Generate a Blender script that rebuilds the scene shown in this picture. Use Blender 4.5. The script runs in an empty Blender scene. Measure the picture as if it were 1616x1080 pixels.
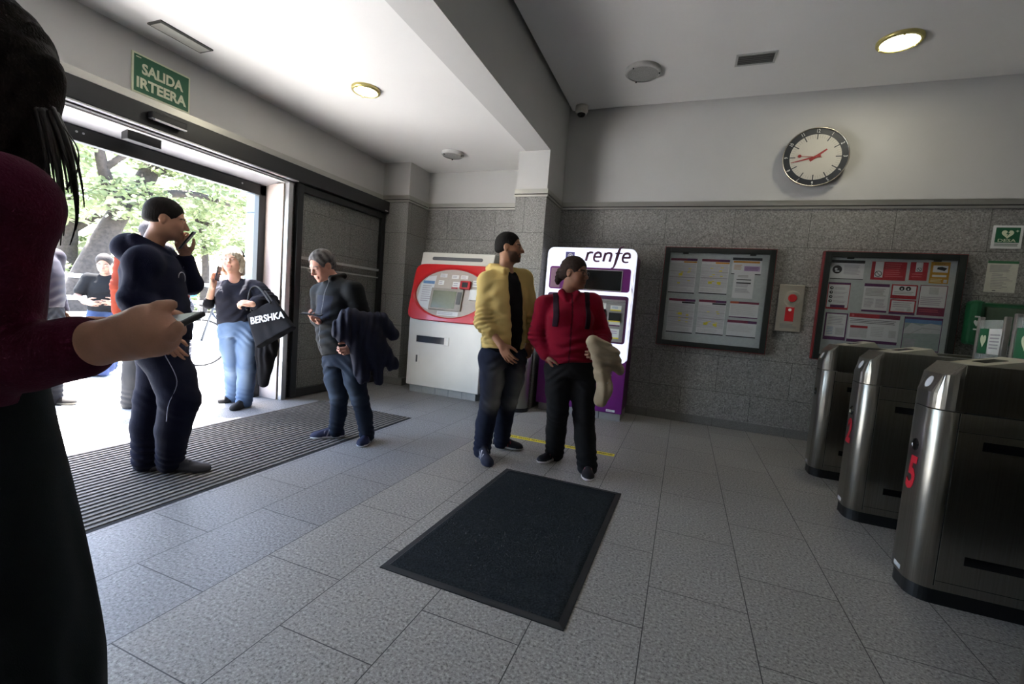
import bpy, math, random
import numpy as np
from mathutils import Vector, Matrix

SC = bpy.context.scene
COL = SC.collection
V = lambda *a: np.array(a, float)

# ---------------------------------------------------------------- camera
cam_data = bpy.data.cameras.new('camera')
cam = bpy.data.objects.new('camera', cam_data)
COL.objects.link(cam)
SC.camera = cam
YAW, PITCH, ROLL, FPX = 0.362955, -0.0771595, 0.0792334, 706.743
CAM_H = 1.2
_cy, _sy, _cp, _sp, _cr, _sr = math.cos(YAW), math.sin(YAW), math.cos(PITCH), math.sin(PITCH), math.cos(ROLL), math.sin(ROLL)
_f = V(-_sy * _cp, _cy * _cp, _sp); _r = V(_cy, _sy, 0); _u = np.cross(_r, _f)
_r2 = _cr * _r + _sr * _u; _u2 = -_sr * _r + _cr * _u
cam.matrix_world = Matrix(((_r2[0], _u2[0], -_f[0], 0), (_r2[1], _u2[1], -_f[1], 0), (_r2[2], _u2[2], -_f[2], CAM_H), (0, 0, 0, 1)))
cam_data.sensor_width = 36.0
cam_data.lens = FPX / 1616 * 36.0
cam_data.clip_start = 0.02
cam_data.clip_end = 300

# ---------------------------------------------------------------- light
SC.view_settings.view_transform = 'Standard'
SC.view_settings.look = 'None'
SC.view_settings.gamma = 1
SC.view_settings.exposure = 1.8
try: SC.view_settings.use_curve_mapping = False
except Exception: pass
SC.cycles.use_denoising = True
SC.cycles.max_bounces = 10
SC.cycles.diffuse_bounces = 6
SC.cycles.glossy_bounces = 4
SC.cycles.transmission_bounces = 6
SC.cycles.transparent_max_bounces = 12
SC.cycles.sample_clamp_indirect = 8.0
SC.cycles.caustics_reflective = False
SC.cycles.caustics_refractive = False

world = bpy.data.worlds.new('sky')
SC.world = world
world.use_nodes = True
wn = world.node_tree
for n in list(wn.nodes): wn.nodes.remove(n)
wo = wn.nodes.new('ShaderNodeOutputWorld'); wb = wn.nodes.new('ShaderNodeBackground'); ws = wn.nodes.new('ShaderNodeTexSky')
ws.sky_type = 'NISHITA'; ws.sun_disc = False; ws.sun_elevation = math.radians(66); ws.sun_rotation = math.radians(-57)
ws.air_density = 1.0; ws.dust_density = 2.0; ws.ozone_density = 1.0
wb.inputs['Strength'].default_value = 0.9
wn.links.new(ws.outputs[0], wb.inputs[0]); wn.links.new(wb.outputs[0], wo.inputs[0])

sun_data = bpy.data.lights.new('sun', 'SUN'); sun = bpy.data.objects.new('sun', sun_data); COL.objects.link(sun)
sun_data.energy = 30.0; sun_data.angle = math.radians(0.6); sun_data.color = (1.0, 0.97, 0.93)
_sd = Vector((0.84 * 0.342, -0.54 * 0.342, -0.94))
sun.rotation_euler = _sd.to_track_quat('-Z', 'Y').to_euler()
sun.location = (-12, 8, 20)

# ---------------------------------------------------------------- helpers
def lin(c):
    c = np.array(c, float) / 255.0
    return np.where(c <= 0.04045, c / 12.92, ((c + 0.055) / 1.055) ** 2.4)
def rgba(c): return (*[float(x) for x in lin(c)], 1.0)

MATS = {}
def node_mat(name):
    m = bpy.data.materials.new(name); m.use_nodes = True
    nt = m.node_tree
    for n in list(nt.nodes): nt.nodes.remove(n)
    o = nt.nodes.new('ShaderNodeOutputMaterial'); b = nt.nodes.new('ShaderNodeBsdfPrincipled')
    nt.links.new(b.outputs[0], o.inputs[0])
    return m, nt, b
def N(nt, t, **kw):
    n = nt.nodes.new(t)
    for k, v in kw.items():
        if k.startswith('i_'):
            n.inputs[int(k[2:]) if k[2:].isdigit() else k[2:].replace('_', ' ')].default_value = v
        else: setattr(n, k, v)
    return n
def ramp(nt, stops):
    r = nt.nodes.new('ShaderNodeValToRGB'); e = r.color_ramp.elements
    e[0].position, e[0].color = stops[0]; e[1].position, e[1].color = stops[-1]
    for p, c in stops[1:-1]:
        x = e.new(p); x.color = c
    return r
def mat(name, c, rough=0.6, metal=0.0, emit=0.0, var=0.06, scale=30.0, bump=0.0, spec=0.5, alpha=None, stretch=None, coat=0.0):
    """procedural material: base colour with a little noise variation, optional bump"""
    if name in MATS: return MATS[name]
    m, nt, b = node_mat(name)
    b.inputs['Roughness'].default_value = rough; b.inputs['Metallic'].default_value = metal
    b.inputs['Specular IOR Level'].default_value = spec
    if coat: b.inputs['Coat Weight'].default_value = coat
    geo = N(nt, 'ShaderNodeNewGeometry'); src = geo.outputs['Position']
    if stretch:
        mp = N(nt, 'ShaderNodeMapping'); mp.inputs['Scale'].default_value = stretch
        nt.links.new(src, mp.inputs['Vector']); src = mp.outputs[0]
    no = N(nt, 'ShaderNodeTexNoise'); no.inputs['Scale'].default_value = scale; no.inputs['Detail'].default_value = 3
    nt.links.new(src, no.inputs['Vector'])
    c0 = lin(c)
    r = ramp(nt, [(0.3, (*np.clip(c0 * (1 - var), 0, 1), 1)), (0.7, (*np.clip(c0 * (1 + var), 0, 1), 1))])
    nt.links.new(no.outputs[0], r.inputs[0]); nt.links.new(r.outputs[0], b.inputs['Base Color'])
    if emit:
        nt.links.new(r.outputs[0], b.inputs['Emission Color']); b.inputs['Emission Strength'].default_value = emit
    if bump:
        bp = N(nt, 'ShaderNodeBump'); bp.inputs['Strength'].default_value = bump; bp.inputs['Distance'].default_value = 0.01
        nt.links.new(no.outputs[0], bp.inputs['Height']); nt.links.new(bp.outputs[0], b.inputs['Normal'])
    if alpha is not None: b.inputs['Alpha'].default_value = alpha
    MATS[name] = m
    return m
def attr_mat(name, rough=0.85, bump=0.15, scale=400.0, sheen=0.0, spec=0.3, var=0.12):
    """cloth / skin: own colour from the mesh's colour attribute, weave noise on top"""
    if name in MATS: return MATS[name]
    m, nt, b = node_mat(name)
    at = N(nt, 'ShaderNodeAttribute', attribute_name='Col')
    geo = N(nt, 'ShaderNodeNewGeometry')
    no = N(nt, 'ShaderNodeTexNoise'); no.inputs['Scale'].default_value = scale; no.inputs['Detail'].default_value = 2
    nt.links.new(geo.outputs['Position'], no.inputs['Vector'])
    mp = N(nt, 'ShaderNodeMapRange'); mp.inputs['To Min'].default_value = 1 - var; mp.inputs['To Max'].default_value = 1 + var
    nt.links.new(no.outputs[0], mp.inputs['Value'])
    mx = N(nt, 'ShaderNodeVectorMath', operation='SCALE')
    nt.links.new(at.outputs['Color'], mx.inputs[0]); nt.links.new(mp.outputs[0], mx.inputs['Scale'])
    nt.links.new(mx.outputs[0], b.inputs['Base Color'])
    b.inputs['Roughness'].default_value = rough; b.inputs['Specular IOR Level'].default_value = spec
    if sheen: b.inputs['Sheen Weight'].default_value = sheen
    if bump:
        bp = N(nt, 'ShaderNodeBump'); bp.inputs['Strength'].default_value = bump; bp.inputs['Distance'].default_value = 0.004
        nt.links.new(no.outputs[0], bp.inputs['Height']); nt.links.new(bp.outputs[0], b.inputs['Normal'])
    MATS[name] = m
    return m

WL = {}   # world location of every object built here
def link(o, loc, parent):
    COL.objects.link(o)
    if parent is not None:
        o.parent = parent
        pl = WL[parent.name]
        o.location = tuple(np.array(loc) - pl)
    else: o.location = tuple(loc)
    WL[o.name] = np.array(loc, float)
    return o
def tag(o, label=None, cat=None, group=None, kind=None):
    if label: o['label'] = label
    if cat: o['category'] = cat
    if group: o['group'] = group
    if kind: o['kind'] = kind
    return o
def thing(name, loc, label, cat, group=None):
    o = bpy.data.objects.new(name, None); o.empty_display_size = 0.1
    link(o, np.array(loc, float), None)
    return tag(o, label, cat, group)
def copy_tree(o, offset, parent=None):
    c = o.copy(); COL.objects.link(c)
    if parent is not None: c.parent = parent; c.matrix_parent_inverse = o.matrix_parent_inverse
    else: c.location = tuple(np.array(o.location) + np.array(offset))
    WL[c.name] = WL[o.name] + np.array(offset)
    for ch in list(o.children):
        copy_tree(ch, offset, c)
    return c

def raw_mesh(name, verts, quads=None, polys=None, mats=(), midx=None, smooth=False, col=None):
    me = bpy.data.meshes.new(name)
    if polys is not None:
        me.from_pydata([tuple(map(float, v)) for v in verts], [], polys)
    else:
        nv, nf = len(verts), len(quads)
        me.vertices.add(nv); me.vertices.foreach_set('co', np.asarray(verts, np.float32).ravel())
        me.loops.add(nf * 4); me.loops.foreach_set('vertex_index', np.asarray(quads, np.int32).ravel())
        me.polygons.add(nf); me.polygons.foreach_set('loop_start', np.arange(0, nf * 4, 4, dtype=np.int32))
        me.update(calc_edges=True); me.validate()
    for m in mats: me.materials.append(m)
    if midx is not None and len(midx) == len(me.polygons): me.polygons.foreach_set('material_index', np.asarray(midx, np.int32))
    if smooth is True: me.polygons.foreach_set('use_smooth', np.ones(len(me.polygons), bool))
    elif smooth is not False: me.polygons.foreach_set('use_smooth', np.asarray(smooth, bool))
    if col is not None and len(col) == len(me.vertices):
        a = me.color_attributes.new('Col', 'FLOAT_COLOR', 'POINT')
        a.data.foreach_set('color', np.concatenate([col, np.ones((len(col), 1))], 1).astype(np.float32).ravel())
    me.update()
    return me

class MB:
    """collects shapes in world metres and links them as ONE mesh object"""
    def __init__(s): s.v = []; s.f = []; s.m = []; s.sm = []
    def add(s, vs, fs, m=0, smooth=False, M=None):
        k = len(s.v)
        for p in vs:
            p = np.array(p, float)
            if M is not None: p = M[0] @ p + M[1]
            s.v.append(p)
        for f in fs: s.f.append([i + k for i in f]); s.m.append(m); s.sm.append(smooth)
        return s
    def box(s, a, b, m=0, M=None):
        x0, y0, z0 = a; x1, y1, z1 = b
        vs = [(x0,y0,z0),(x1,y0,z0),(x1,y1,z0),(x0,y1,z0),(x0,y0,z1),(x1,y0,z1),(x1,y1,z1),(x0,y1,z1)]
        return s.add(vs, [(0,3,2,1),(4,5,6,7),(0,1,5,4),(1,2,6,5),(2,3,7,6),(3,0,4,7)], m, False, M)
    def poly(s, pts, m=0): return s.add(pts, [list(range(len(pts)))], m)
    def prism(s, pts, d, m=0, smooth=False):
        """closed 3-D outline pts extruded by vector d"""
        n = len(pts); d = np.array(d, float)
        vs = [np.array(p, float) for p in pts] + [np.array(p, float) + d for p in pts]
        s.add(vs, [list(range(n))[::-1], list(range(n, 2 * n))], m)
        k = len(s.v) - 2 * n
        for i in range(n):
            j = (i + 1) % n; s.f.append([k + i, k + j, k + n + j, k + n + i]); s.m.append(m); s.sm.append(smooth)
        return s
    def tube(s, pts, r, n=10, m=0, caps=True):
        pts = [np.array(p, float) for p in pts]; rs = r if hasattr(r, '__len__') else [r] * len(pts)
        vs = []; fs = []; prev = None
        for i, p in enumerate(pts):
            t = pts[min(i + 1, len(pts) - 1)] - pts[max(i - 1, 0)]; t = t / (np.linalg.norm(t) + 1e-9)
            if prev is None:
                a = np.cross(t, (0, 0, 1)) if abs(t[2]) < 0.9 else np.cross(t, (1, 0, 0))
            else: a = prev - t * (prev @ t)
            a = a / np.linalg.norm(a); b = np.cross(t, a); prev = a
            for j in range(n):
                th = 2 * math.pi * j / n; vs.append(p + rs[i] * (a * math.cos(th) + b * math.sin(th)))
        for i in range(len(pts) - 1):
            for j in range(n):
                q = (j + 1) % n; fs.append((i * n + j, i * n + q, (i + 1) * n + q, (i + 1) * n + j))
        s.add(vs, fs, m, True)
        if caps:
            k = len(s.v) - len(vs)
            s.f.append([k + j for j in range(n)][::-1]); s.m.append(m); s.sm.append(False)
            s.f.append([k + (len(pts) - 1) * n + j for j in range(n)]); s.m.append(m); s.sm.append(False)
        return s
    def lathe(s, prof, c, ax=(0, 0, 1), n=32, m=0, smooth=False):
        """prof [(radius, height along ax)], closed at the ends when radius is 0; material index per row allowed as third item"""
        ax = np.array(ax, float); ax /= np.linalg.norm(ax)
        a = np.cross(ax, (0, 0, 1)) if abs(ax[2]) < 0.9 else V(1, 0, 0)
        a /= np.linalg.norm(a); b = np.cross(ax, a); c = np.array(c, float)
        k = len(s.v)
        for row in prof:
            for j in range(n):
                th = 2 * math.pi * j / n
                s.v.append(c + ax * row[1] + max(row[0], 1e-5) * (a * math.cos(th) + b * math.sin(th)))
        for i in range(len(prof) - 1):
            mi = prof[i][2] if len(prof[i]) > 2 else m
            for j in range(n):
                q = (j + 1) % n; s.f.append([k + i * n + j, k + i * n + q, k + (i + 1) * n + q, k + (i + 1) * n + j]); s.m.append(mi); s.sm.append(smooth)
        return s
    def build(s, name, mats, parent=None, loc=None, bevel=0.0, seg=2):
        if not hasattr(mats, '__len__'): mats = [mats]
        vs = np.array(s.v, float)
        if loc is None:
            if parent is not None: loc = WL[parent.name]
            else:
                lo, hi = vs.min(0), vs.max(0); loc = V((lo[0] + hi[0]) / 2, (lo[1] + hi[1]) / 2, lo[2])
        loc = np.array(loc, float)
        me = raw_mesh(name, vs - loc, polys=s.f, mats=mats, midx=s.m, smooth=s.sm)
        o = bpy.data.objects.new(name, me); link(o, loc, parent)
        if bevel:
            b = o.modifiers.new('bevel', 'BEVEL'); b.width = bevel; b.segments = seg; b.limit_method = 'ANGLE'; b.angle_limit = math.radians(40)
        return o

def bxo(name, a, b, m, parent=None, bevel=0.0): return MB().box(a, b).build(name, m, parent, bevel=bevel)
def struct(o): o['kind'] = 'structure'; return o

def lettering(name, s, size, loc, right, up, m, parent=None, bold=0.0, shear=0.0, align='CENTER', depth=0.001, space=1.0, sx=1.0, fit=None):
    """words as a thin mesh; loc is the centre of the text on its surface"""
    cu = bpy.data.curves.new('tmp_text', 'FONT'); cu.body = s; cu.size = size; cu.align_x = align; cu.align_y = 'CENTER'
    cu.offset = bold; cu.shear = shear; cu.extrude = depth; cu.space_character = space; cu.resolution_u = 3
    to = bpy.data.objects.new('tmp_text', cu); COL.objects.link(to)
    bpy.context.view_layer.update()
    dg = bpy.context.evaluated_depsgraph_get()
    me = bpy.data.meshes.new_from_object(to.evaluated_get(dg))
    bpy.data.objects.remove(to); bpy.data.curves.remove(cu)
    me.name = name
    right = np.array(right, float); up = np.array(up, float); right /= np.linalg.norm(right); up /= np.linalg.norm(up); nz = np.cross(right, up)
    co = np.zeros(len(me.vertices) * 3); me.vertices.foreach_get('co', co); co = co.reshape(-1, 3)
    loc = np.array(loc, float)
    if fit: sx = fit / (co[:, 0].max() - co[:, 0].min()); co[:, 0] -= (co[:, 0].max() + co[:, 0].min()) / 2
    w = loc + np.outer(co[:, 0] * sx, right) + np.outer(co[:, 1], up) + np.outer(co[:, 2], nz)
    base = WL[parent.name] if parent is not None else loc
    me.vertices.foreach_set('co', (w - base).ravel()); me.materials.clear(); me.materials.append(m); me.update()
    o = bpy.data.objects.new(name, me); link(o, base, parent)
    return o

class Sheet:
    """flat printed things: coloured rectangles and discs laid on one another in a plane, all one mesh"""
    def __init__(s, o, right, up, lift=0.0006):
        s.o = np.array(o, float); s.r = np.array(right, float); s.u = np.array(up, float); s.n = np.cross(s.r, s.u); s.mb = MB(); s.mats = []; s.lift = lift; s.k = 0
    def mi(s, m):
        if m not in s.mats: s.mats.append(m)
        return s.mats.index(m)
    def pt(s, x, y, z): return s.o + s.r * x + s.u * y + s.n * z
    def rect(s, x0, y0, x1, y1, m, lv=1):
        z = s.lift * lv
        s.mb.add([s.pt(x0, y0, z), s.pt(x1, y0, z), s.pt(x1, y1, z), s.pt(x0, y1, z)], [(0, 1, 2, 3)], s.mi(m)); return s
    def quad(s, pts, m, lv=1):
        s.mb.add([s.pt(x, y, s.lift * lv) for x, y in pts], [list(range(len(pts)))], s.mi(m)); return s
    def disc(s, x, y, r, m, lv=2, n=18, r2=None):
        z = s.lift * lv
        if r2 is None: s.mb.add([s.pt(x + r * math.cos(2*math.pi*i/n), y + r * math.sin(2*math.pi*i/n), z) for i in range(n)], [list(range(n))], s.mi(m))
        else:
            vs = [s.pt(x + q * math.cos(2*math.pi*i/n), y + q * math.sin(2*math.pi*i/n), z) for q in (r2, r) for i in range(n)]
            s.mb.add(vs, [(i, (i+1) % n, n + (i+1) % n, n + i)[::-1] for i in range(n)], s.mi(m))
        return s
    def slab(s, x0, y0, x1, y1, m, t=0.002):
        a, b, c, d = s.pt(x0, y0, -t), s.pt(x1, y0, -t), s.pt(x1, y1, -t), s.pt(x0, y1, -t)
        s.mb.prism([a, b, c, d], s.n * t, s.mi(m)); return s
    def lines(s, x0, y0, x1, y1, n, m, seed=0, fill=0.5, lv=2, rag=0.25):
        rnd = random.Random(seed); h = (y1 - y0) / n
        for i in range(n):
            yy = y1 - (i + 0.5) * h; e = x1 - (x1 - x0) * rnd.random() * rag
            s.rect(x0, yy - h * fill / 2, e, yy + h * fill / 2, m, lv)
        return s
    def build(s, name, parent=None, loc=None): return s.mb.build(name, s.mats, parent, loc)
# ---------------------------------------------------------------- smooth organic shapes
def unit(v): v = np.array(v, float); return v / (np.linalg.norm(v) + 1e-12)
def frame(fwd, up=(0, 0, 1)):
    """rows: right (the figure's own left side is -x), forward, up"""
    f = unit(fwd); r = unit(np.cross(f, up)); u = np.cross(r, f); return np.array([r, f, u])

class Soft:
    """smooth union of tapered limbs, ellipsoids and lofted trunks, meshed as one continuous surface"""
    def __init__(s, res=0.006): s.res = res; s.ops = []; s.wrk = []
    def cap(s, a, b, ra, rb=None, k=0.02, sub=False):
        a = np.array(a, float); b = np.array(b, float); rb = ra if rb is None else rb; R = max(ra, rb)
        def f(p):
            ba = b - a; L = ba @ ba + 1e-12
            t = np.clip((p - a) @ ba / L, 0, 1)
            return np.linalg.norm(p - a - t[..., None] * ba, axis=-1) - (ra + (rb - ra) * t)
        s.ops.append((f, np.minimum(a, b) - R, np.maximum(a, b) + R, k, sub)); return s
    def chain(s, pts, rs, k=0.02):
        for i in range(len(pts) - 1): s.cap(pts[i], pts[i + 1], rs[i], rs[i + 1], k)
        return s
    def ell(s, c, r, R=None, k=0.02, sub=False):
        c = np.array(c, float); r = np.array(r, float); R = np.eye(3) if R is None else np.array(R, float)
        def f(p):
            q = (p - c) @ R.T
            k0 = np.linalg.norm(q / r, axis=-1); k1 = np.linalg.norm(q / (r * r), axis=-1)
            return k0 * (k0 - 1) / (k1 + 1e-9)
        e = np.sqrt(((R.T * r) ** 2).sum(1))
        s.ops.append((f, c - e, c + e, k, sub)); return s
    def box(s, c, h, R=None, rnd=0.01, k=0.01, sub=False):
        c = np.array(c, float); h = np.array(h, float); R = np.eye(3) if R is None else np.array(R, float)
        def f(p):
            q = np.abs((p - c) @ R.T) - (h - rnd)
            return np.linalg.norm(np.maximum(q, 0), axis=-1) + np.minimum(q.max(-1), 0) - rnd
        e = np.abs(R.T) @ h
        s.ops.append((f, c - e, c + e, k, sub)); return s
    def loft(s, rows, right, fwd, k=0.02, sub=False, pw=2.0):
        """rows [(centre, half width, half depth)] from bottom to top"""
        C = np.array([r[0] for r in rows], float); w = np.array([r[1] for r in rows]); d = np.array([r[2] for r in rows])
        ax = unit(C[-1] - C[0]); right = unit(np.array(right) - ax * (ax @ np.array(right))); fwd = np.cross(ax, right)
        S = C @ ax; o = np.argsort(S); C, w, d, S = C[o], w[o], d[o], S[o]
        def f(p):
            t = p @ ax; tc = np.clip(t, S[0], S[-1])
            c = np.stack([np.interp(tc, S, C[:, i]) for i in range(3)], -1)
            W = np.interp(tc, S, w); D = np.interp(tc, S, d)
            q = p - c; x = q @ right; y = q @ fwd
            rr = np.sqrt(x * x + y * y) + 1e-9
            g = (np.abs(x / W) ** pw + np.abs(y / D) ** pw) ** (1 / pw) + 1e-9
            dd = (rr - rr / g) * 0.9
            oz = np.maximum(np.maximum(t - S[-1], S[0] - t), -0.05)
            return np.where((dd > 0) & (oz > 0), np.sqrt(np.maximum(dd, 0) ** 2 + np.maximum(oz, 0) ** 2), np.maximum(dd, oz))
        R = max(w.max(), d.max())
        s.ops.append((f, C.min(0) - R, C.max(0) + R, k, sub)); return s
    def wr(s, c, dirn, r, wl, amp, warp=0.6):
        """folds: waves along dirn with wavelength wl that fade out r away from c"""
        s.wrk.append((np.array(c, float), unit(dirn), r, wl, amp, warp)); return s
    def mesh(s, name, mats, parent=None, col=None, loc=None, midx=None):
        h = s.res; add = [o for o in s.ops if not o[4]]
        lo = np.min([o[1] for o in add], 0) - 3 * h - 0.01; hi = np.max([o[2] for o in add], 0) + 3 * h + 0.01
        n = np.ceil((hi - lo) / h).astype(int) + 1
        D = np.full(n, 9.0, np.float32)
        def grid(a, b):
            i0 = np.clip(np.floor((a - lo) / h).astype(int), 0, n - 1); i1 = np.clip(np.ceil((b - lo) / h).astype(int) + 1, 1, n)
            if np.any(i1 <= i0): return None, None
            g = np.stack(np.meshgrid(*[lo[i] + h * np.arange(i0[i], i1[i]) for i in range(3)], indexing='ij'), -1)
            return (slice(i0[0], i1[0]), slice(i0[1], i1[1]), slice(i0[2], i1[2])), g
        for f, a, b, k, sub in s.ops:
            mg = k + 2 * h
            sl, g = grid(a - mg, b + mg)
            if sl is None: continue
            d = f(g).astype(np.float32); o = D[sl]; k = max(k, 1e-4)
            if sub:
                t = np.clip(0.5 - 0.5 * (o + d) / k, 0, 1); D[sl] = o * (1 - t) - d * t + k * t * (1 - t)
            else:
                t = np.clip(0.5 + 0.5 * (o - d) / k, 0, 1); D[sl] = o * (1 - t) + d * t - k * t * (1 - t)
        for c, dr, r, wl, amp, warp in s.wrk:
            sl, g = grid(c - 2 * r, c + 2 * r)
            if sl is None: continue
            q = g - c; ph = (q @ dr) / wl * 2 * math.pi + warp * (np.sin(g @ V(23, 17, -9)) + np.sin(g @ V(-13, 29, 11) + 1.3))
            D[sl] += (amp * np.sin(ph) * np.exp(-(q * q).sum(-1) / (r * r))).astype(np.float32)
        S = D < 0
        cs = np.zeros(np.array(S.shape) - 1, np.int8)
        off = [(i, j, k) for i in (0, 1) for j in (0, 1) for k in (0, 1)]
        nx, ny, nz = cs.shape
        for i, j, k in off: cs += S[i:i + nx, j:j + ny, k:k + nz]
        I = np.argwhere((cs > 0) & (cs < 8))
        vals = np.stack([D[I[:, 0] + i, I[:, 1] + j, I[:, 2] + k] for i, j, k in off], 1)
        P = np.zeros((len(I), 3)); cnt = np.zeros(len(I))
        for a in range(8):
            for b in range(a + 1, 8):
                oa, ob = np.array(off[a]), np.array(off[b])
                if np.abs(oa - ob).sum() != 1: continue
                va, vb = vals[:, a], vals[:, b]; x = (va < 0) != (vb < 0)
                t = np.where(x, va / np.where(x, va - vb, 1), 0)
                P += np.where(x[:, None], oa + t[:, None] * (ob - oa), 0); cnt += x
        P = lo + h * (I + P / cnt[:, None])
        idx = np.full(cs.shape, -1, np.int32); idx[I[:, 0], I[:, 1], I[:, 2]] = np.arange(len(I))
        Q = []
        for ax in range(3):
            b, c = (ax + 1) % 3, (ax + 2) % 3
            sh = list(S.shape)
            sa = [slice(None)] * 3; sb = [slice(None)] * 3
            sa[ax] = slice(0, sh[ax] - 1); sb[ax] = slice(1, sh[ax])
            for q in (b, c): sa[q] = slice(1, sh[q] - 1); sb[q] = slice(1, sh[q] - 1)
            A, B = S[tuple(sa)], S[tuple(sb)]
            E = np.argwhere(A != B); fl = A[E[:, 0], E[:, 1], E[:, 2]]
            for q in (b, c): E[:, q] += 1
            def at(db, dc):
                e = E.copy(); e[:, b] += db; e[:, c] += dc; return idx[e[:, 0], e[:, 1], e[:, 2]]
            q4 = np.stack([at(-1, -1), at(0, -1), at(0, 0), at(-1, 0)], 1)
            q4[~fl] = q4[~fl][:, ::-1]; Q.append(q4)
        Q = np.concatenate(Q); Q = Q[(Q >= 0).all(1)]
        # one round of smoothing
        acc = np.zeros_like(P); ct = np.zeros(len(P))
        for a, b in ((0, 1), (1, 2), (2, 3), (3, 0)):
            np.add.at(acc, Q[:, a], P[Q[:, b]]); np.add.at(acc, Q[:, b], P[Q[:, a]]); np.add.at(ct, Q[:, a], 1); np.add.at(ct, Q[:, b], 1)
        P = P * 0.5 + 0.5 * acc / np.maximum(ct, 1)[:, None]
        cv = None
        if col is not None:
            cv = col(P) if callable(col) else np.tile(lin(col), (len(P), 1))
        if not hasattr(mats, '__len__'): mats = [mats]
        if loc is None: loc = WL[parent.name] if parent is not None else V((P[:, 0].min() + P[:, 0].max()) / 2, (P[:, 1].min() + P[:, 1].max()) / 2, P[:, 2].min())
        me = raw_mesh(name, P - np.array(loc), quads=Q, mats=mats, smooth=True, col=cv, midx=None if midx is None else midx(P[Q].mean(1)))
        o = bpy.data.objects.new(name, me); return link(o, np.array(loc, float), parent)

def mixc(a, b, t): t = np.clip(t, 0, 1)[..., None]; return a * (1 - t) + b * t
def gauss(P, c, r): return np.exp(-(((P - np.array(c)) / r) ** 2).sum(-1))
def wob(P, s=1.0, ph=0.0):
    p = P * s
    return (np.sin(p @ V(3.1, 1.7, 2.3) + ph) + np.sin(p @ V(-2.2, 4.1, 1.1) + 1.7 + ph) + np.sin(p @ V(5.3, -1.9, 3.7) + ph * 2)) / 3

SKIN = attr_mat('skin', rough=0.55, bump=0.05, scale=300, spec=0.35, var=0.05)
HAIR = attr_mat('hair_strands', rough=0.75, bump=0.6, scale=220, spec=0.15, var=0.4)
CLOTH = attr_mat('cotton_cloth', rough=0.92, bump=0.25, scale=500, var=0.14, spec=0.15)
FLEECE = attr_mat('fleece_cloth', rough=0.97, bump=0.4, scale=260, var=0.2, spec=0.1, sheen=0.04)
DENIM = attr_mat('denim_cloth', rough=0.9, bump=0.25, scale=700, var=0.22, spec=0.15)
SHELL = attr_mat('nylon_cloth', rough=0.75, bump=0.12, scale=160, var=0.12, spec=0.2)
SHOE = attr_mat('shoe_fabric', rough=0.75, bump=0.25, scale=420, var=0.2, spec=0.3)

def add_head(b, c, hf, up, s=1.0, female=False, jaw=1.0, nose=1.0):
    """head of height 0.235*s around eye level c, facing hf"""
    R = frame(hf, up); L = lambda x, y, z: np.array(c) + s * (V(x, y, z) @ R)
    r3 = lambda *a: s * np.array(a)
    b.ell(L(0, -0.014, 0.032), r3(0.076, 0.096, 0.088), R, 0.02)
    b.ell(L(0, 0.022, -0.03), r3(0.064, 0.072, 0.085), R, 0.03 * s)
    b.ell(L(0, 0.036, -0.085), r3(0.046 * jaw, 0.046, 0.034), R, 0.035 * s)
    for x in (-1, 1):
        b.ell(L(x * 0.045 * jaw, 0.0, -0.07), r3(0.02, 0.04, 0.03), R, 0.03 * s)
        b.ell(L(x * 0.04, 0.06, -0.032), r3(0.022, 0.022, 0.022), R, 0.03 * s)
        b.cap(L(x * 0.014, 0.086, 0.02), L(x * 0.05, 0.072, 0.02), 0.009 * s, 0.006 * s, 0.012 * s)
        b.ell(L(x * 0.031, 0.1, 0.0), r3(0.017, 0.016, 0.011), R, 0.012 * s, sub=True)
        b.ell(L(x * 0.031, 0.077, -0.001), r3(0.013, 0.0125, 0.011), R, 0.003 * s)
        b.cap(L(x * 0.019, 0.088, 0.007), L(x * 0.044, 0.082, 0.006), 0.0035 * s, 0.003 * s, 0.004 * s)
        b.ell(L(x * 0.011, 0.1, -0.038), r3(0.008, 0.009, 0.007), R, 0.006 * s)
        e = frame(R.T @ V(x * 0.5, 0.9, 0), up)
        b.ell(L(x * 0.077, -0.008, -0.008), r3(0.008, 0.02, 0.032), R, 0.008 * s)
        b.ell(L(x * 0.086, 0.0, -0.002), r3(0.006, 0.009, 0.014), R, 0.006 * s, sub=True)
    b.cap(L(0, 0.09, 0.008), L(0, 0.09 + 0.024 * nose, -0.032), 0.0085 * s, 0.012 * s, 0.012 * s)
    b.cap(L(-0.017, 0.092, -0.064), L(0.017, 0.092, -0.064), 0.006 * s, None, 0.008 * s)
    b.cap(L(-0.014, 0.091, -0.075), L(0.014, 0.091, -0.075), 0.0065 * s, None, 0.008 * s)
    b.box(L(0, 0.104, -0.0695), r3(0.022, 0.01, 0.0012), R, 0.0005, 0.004 * s, sub=True)
    b.ell(L(0, 0.078, -0.104), r3(0.018, 0.016, 0.014), R, 0.02 * s)
    return R, L

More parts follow.
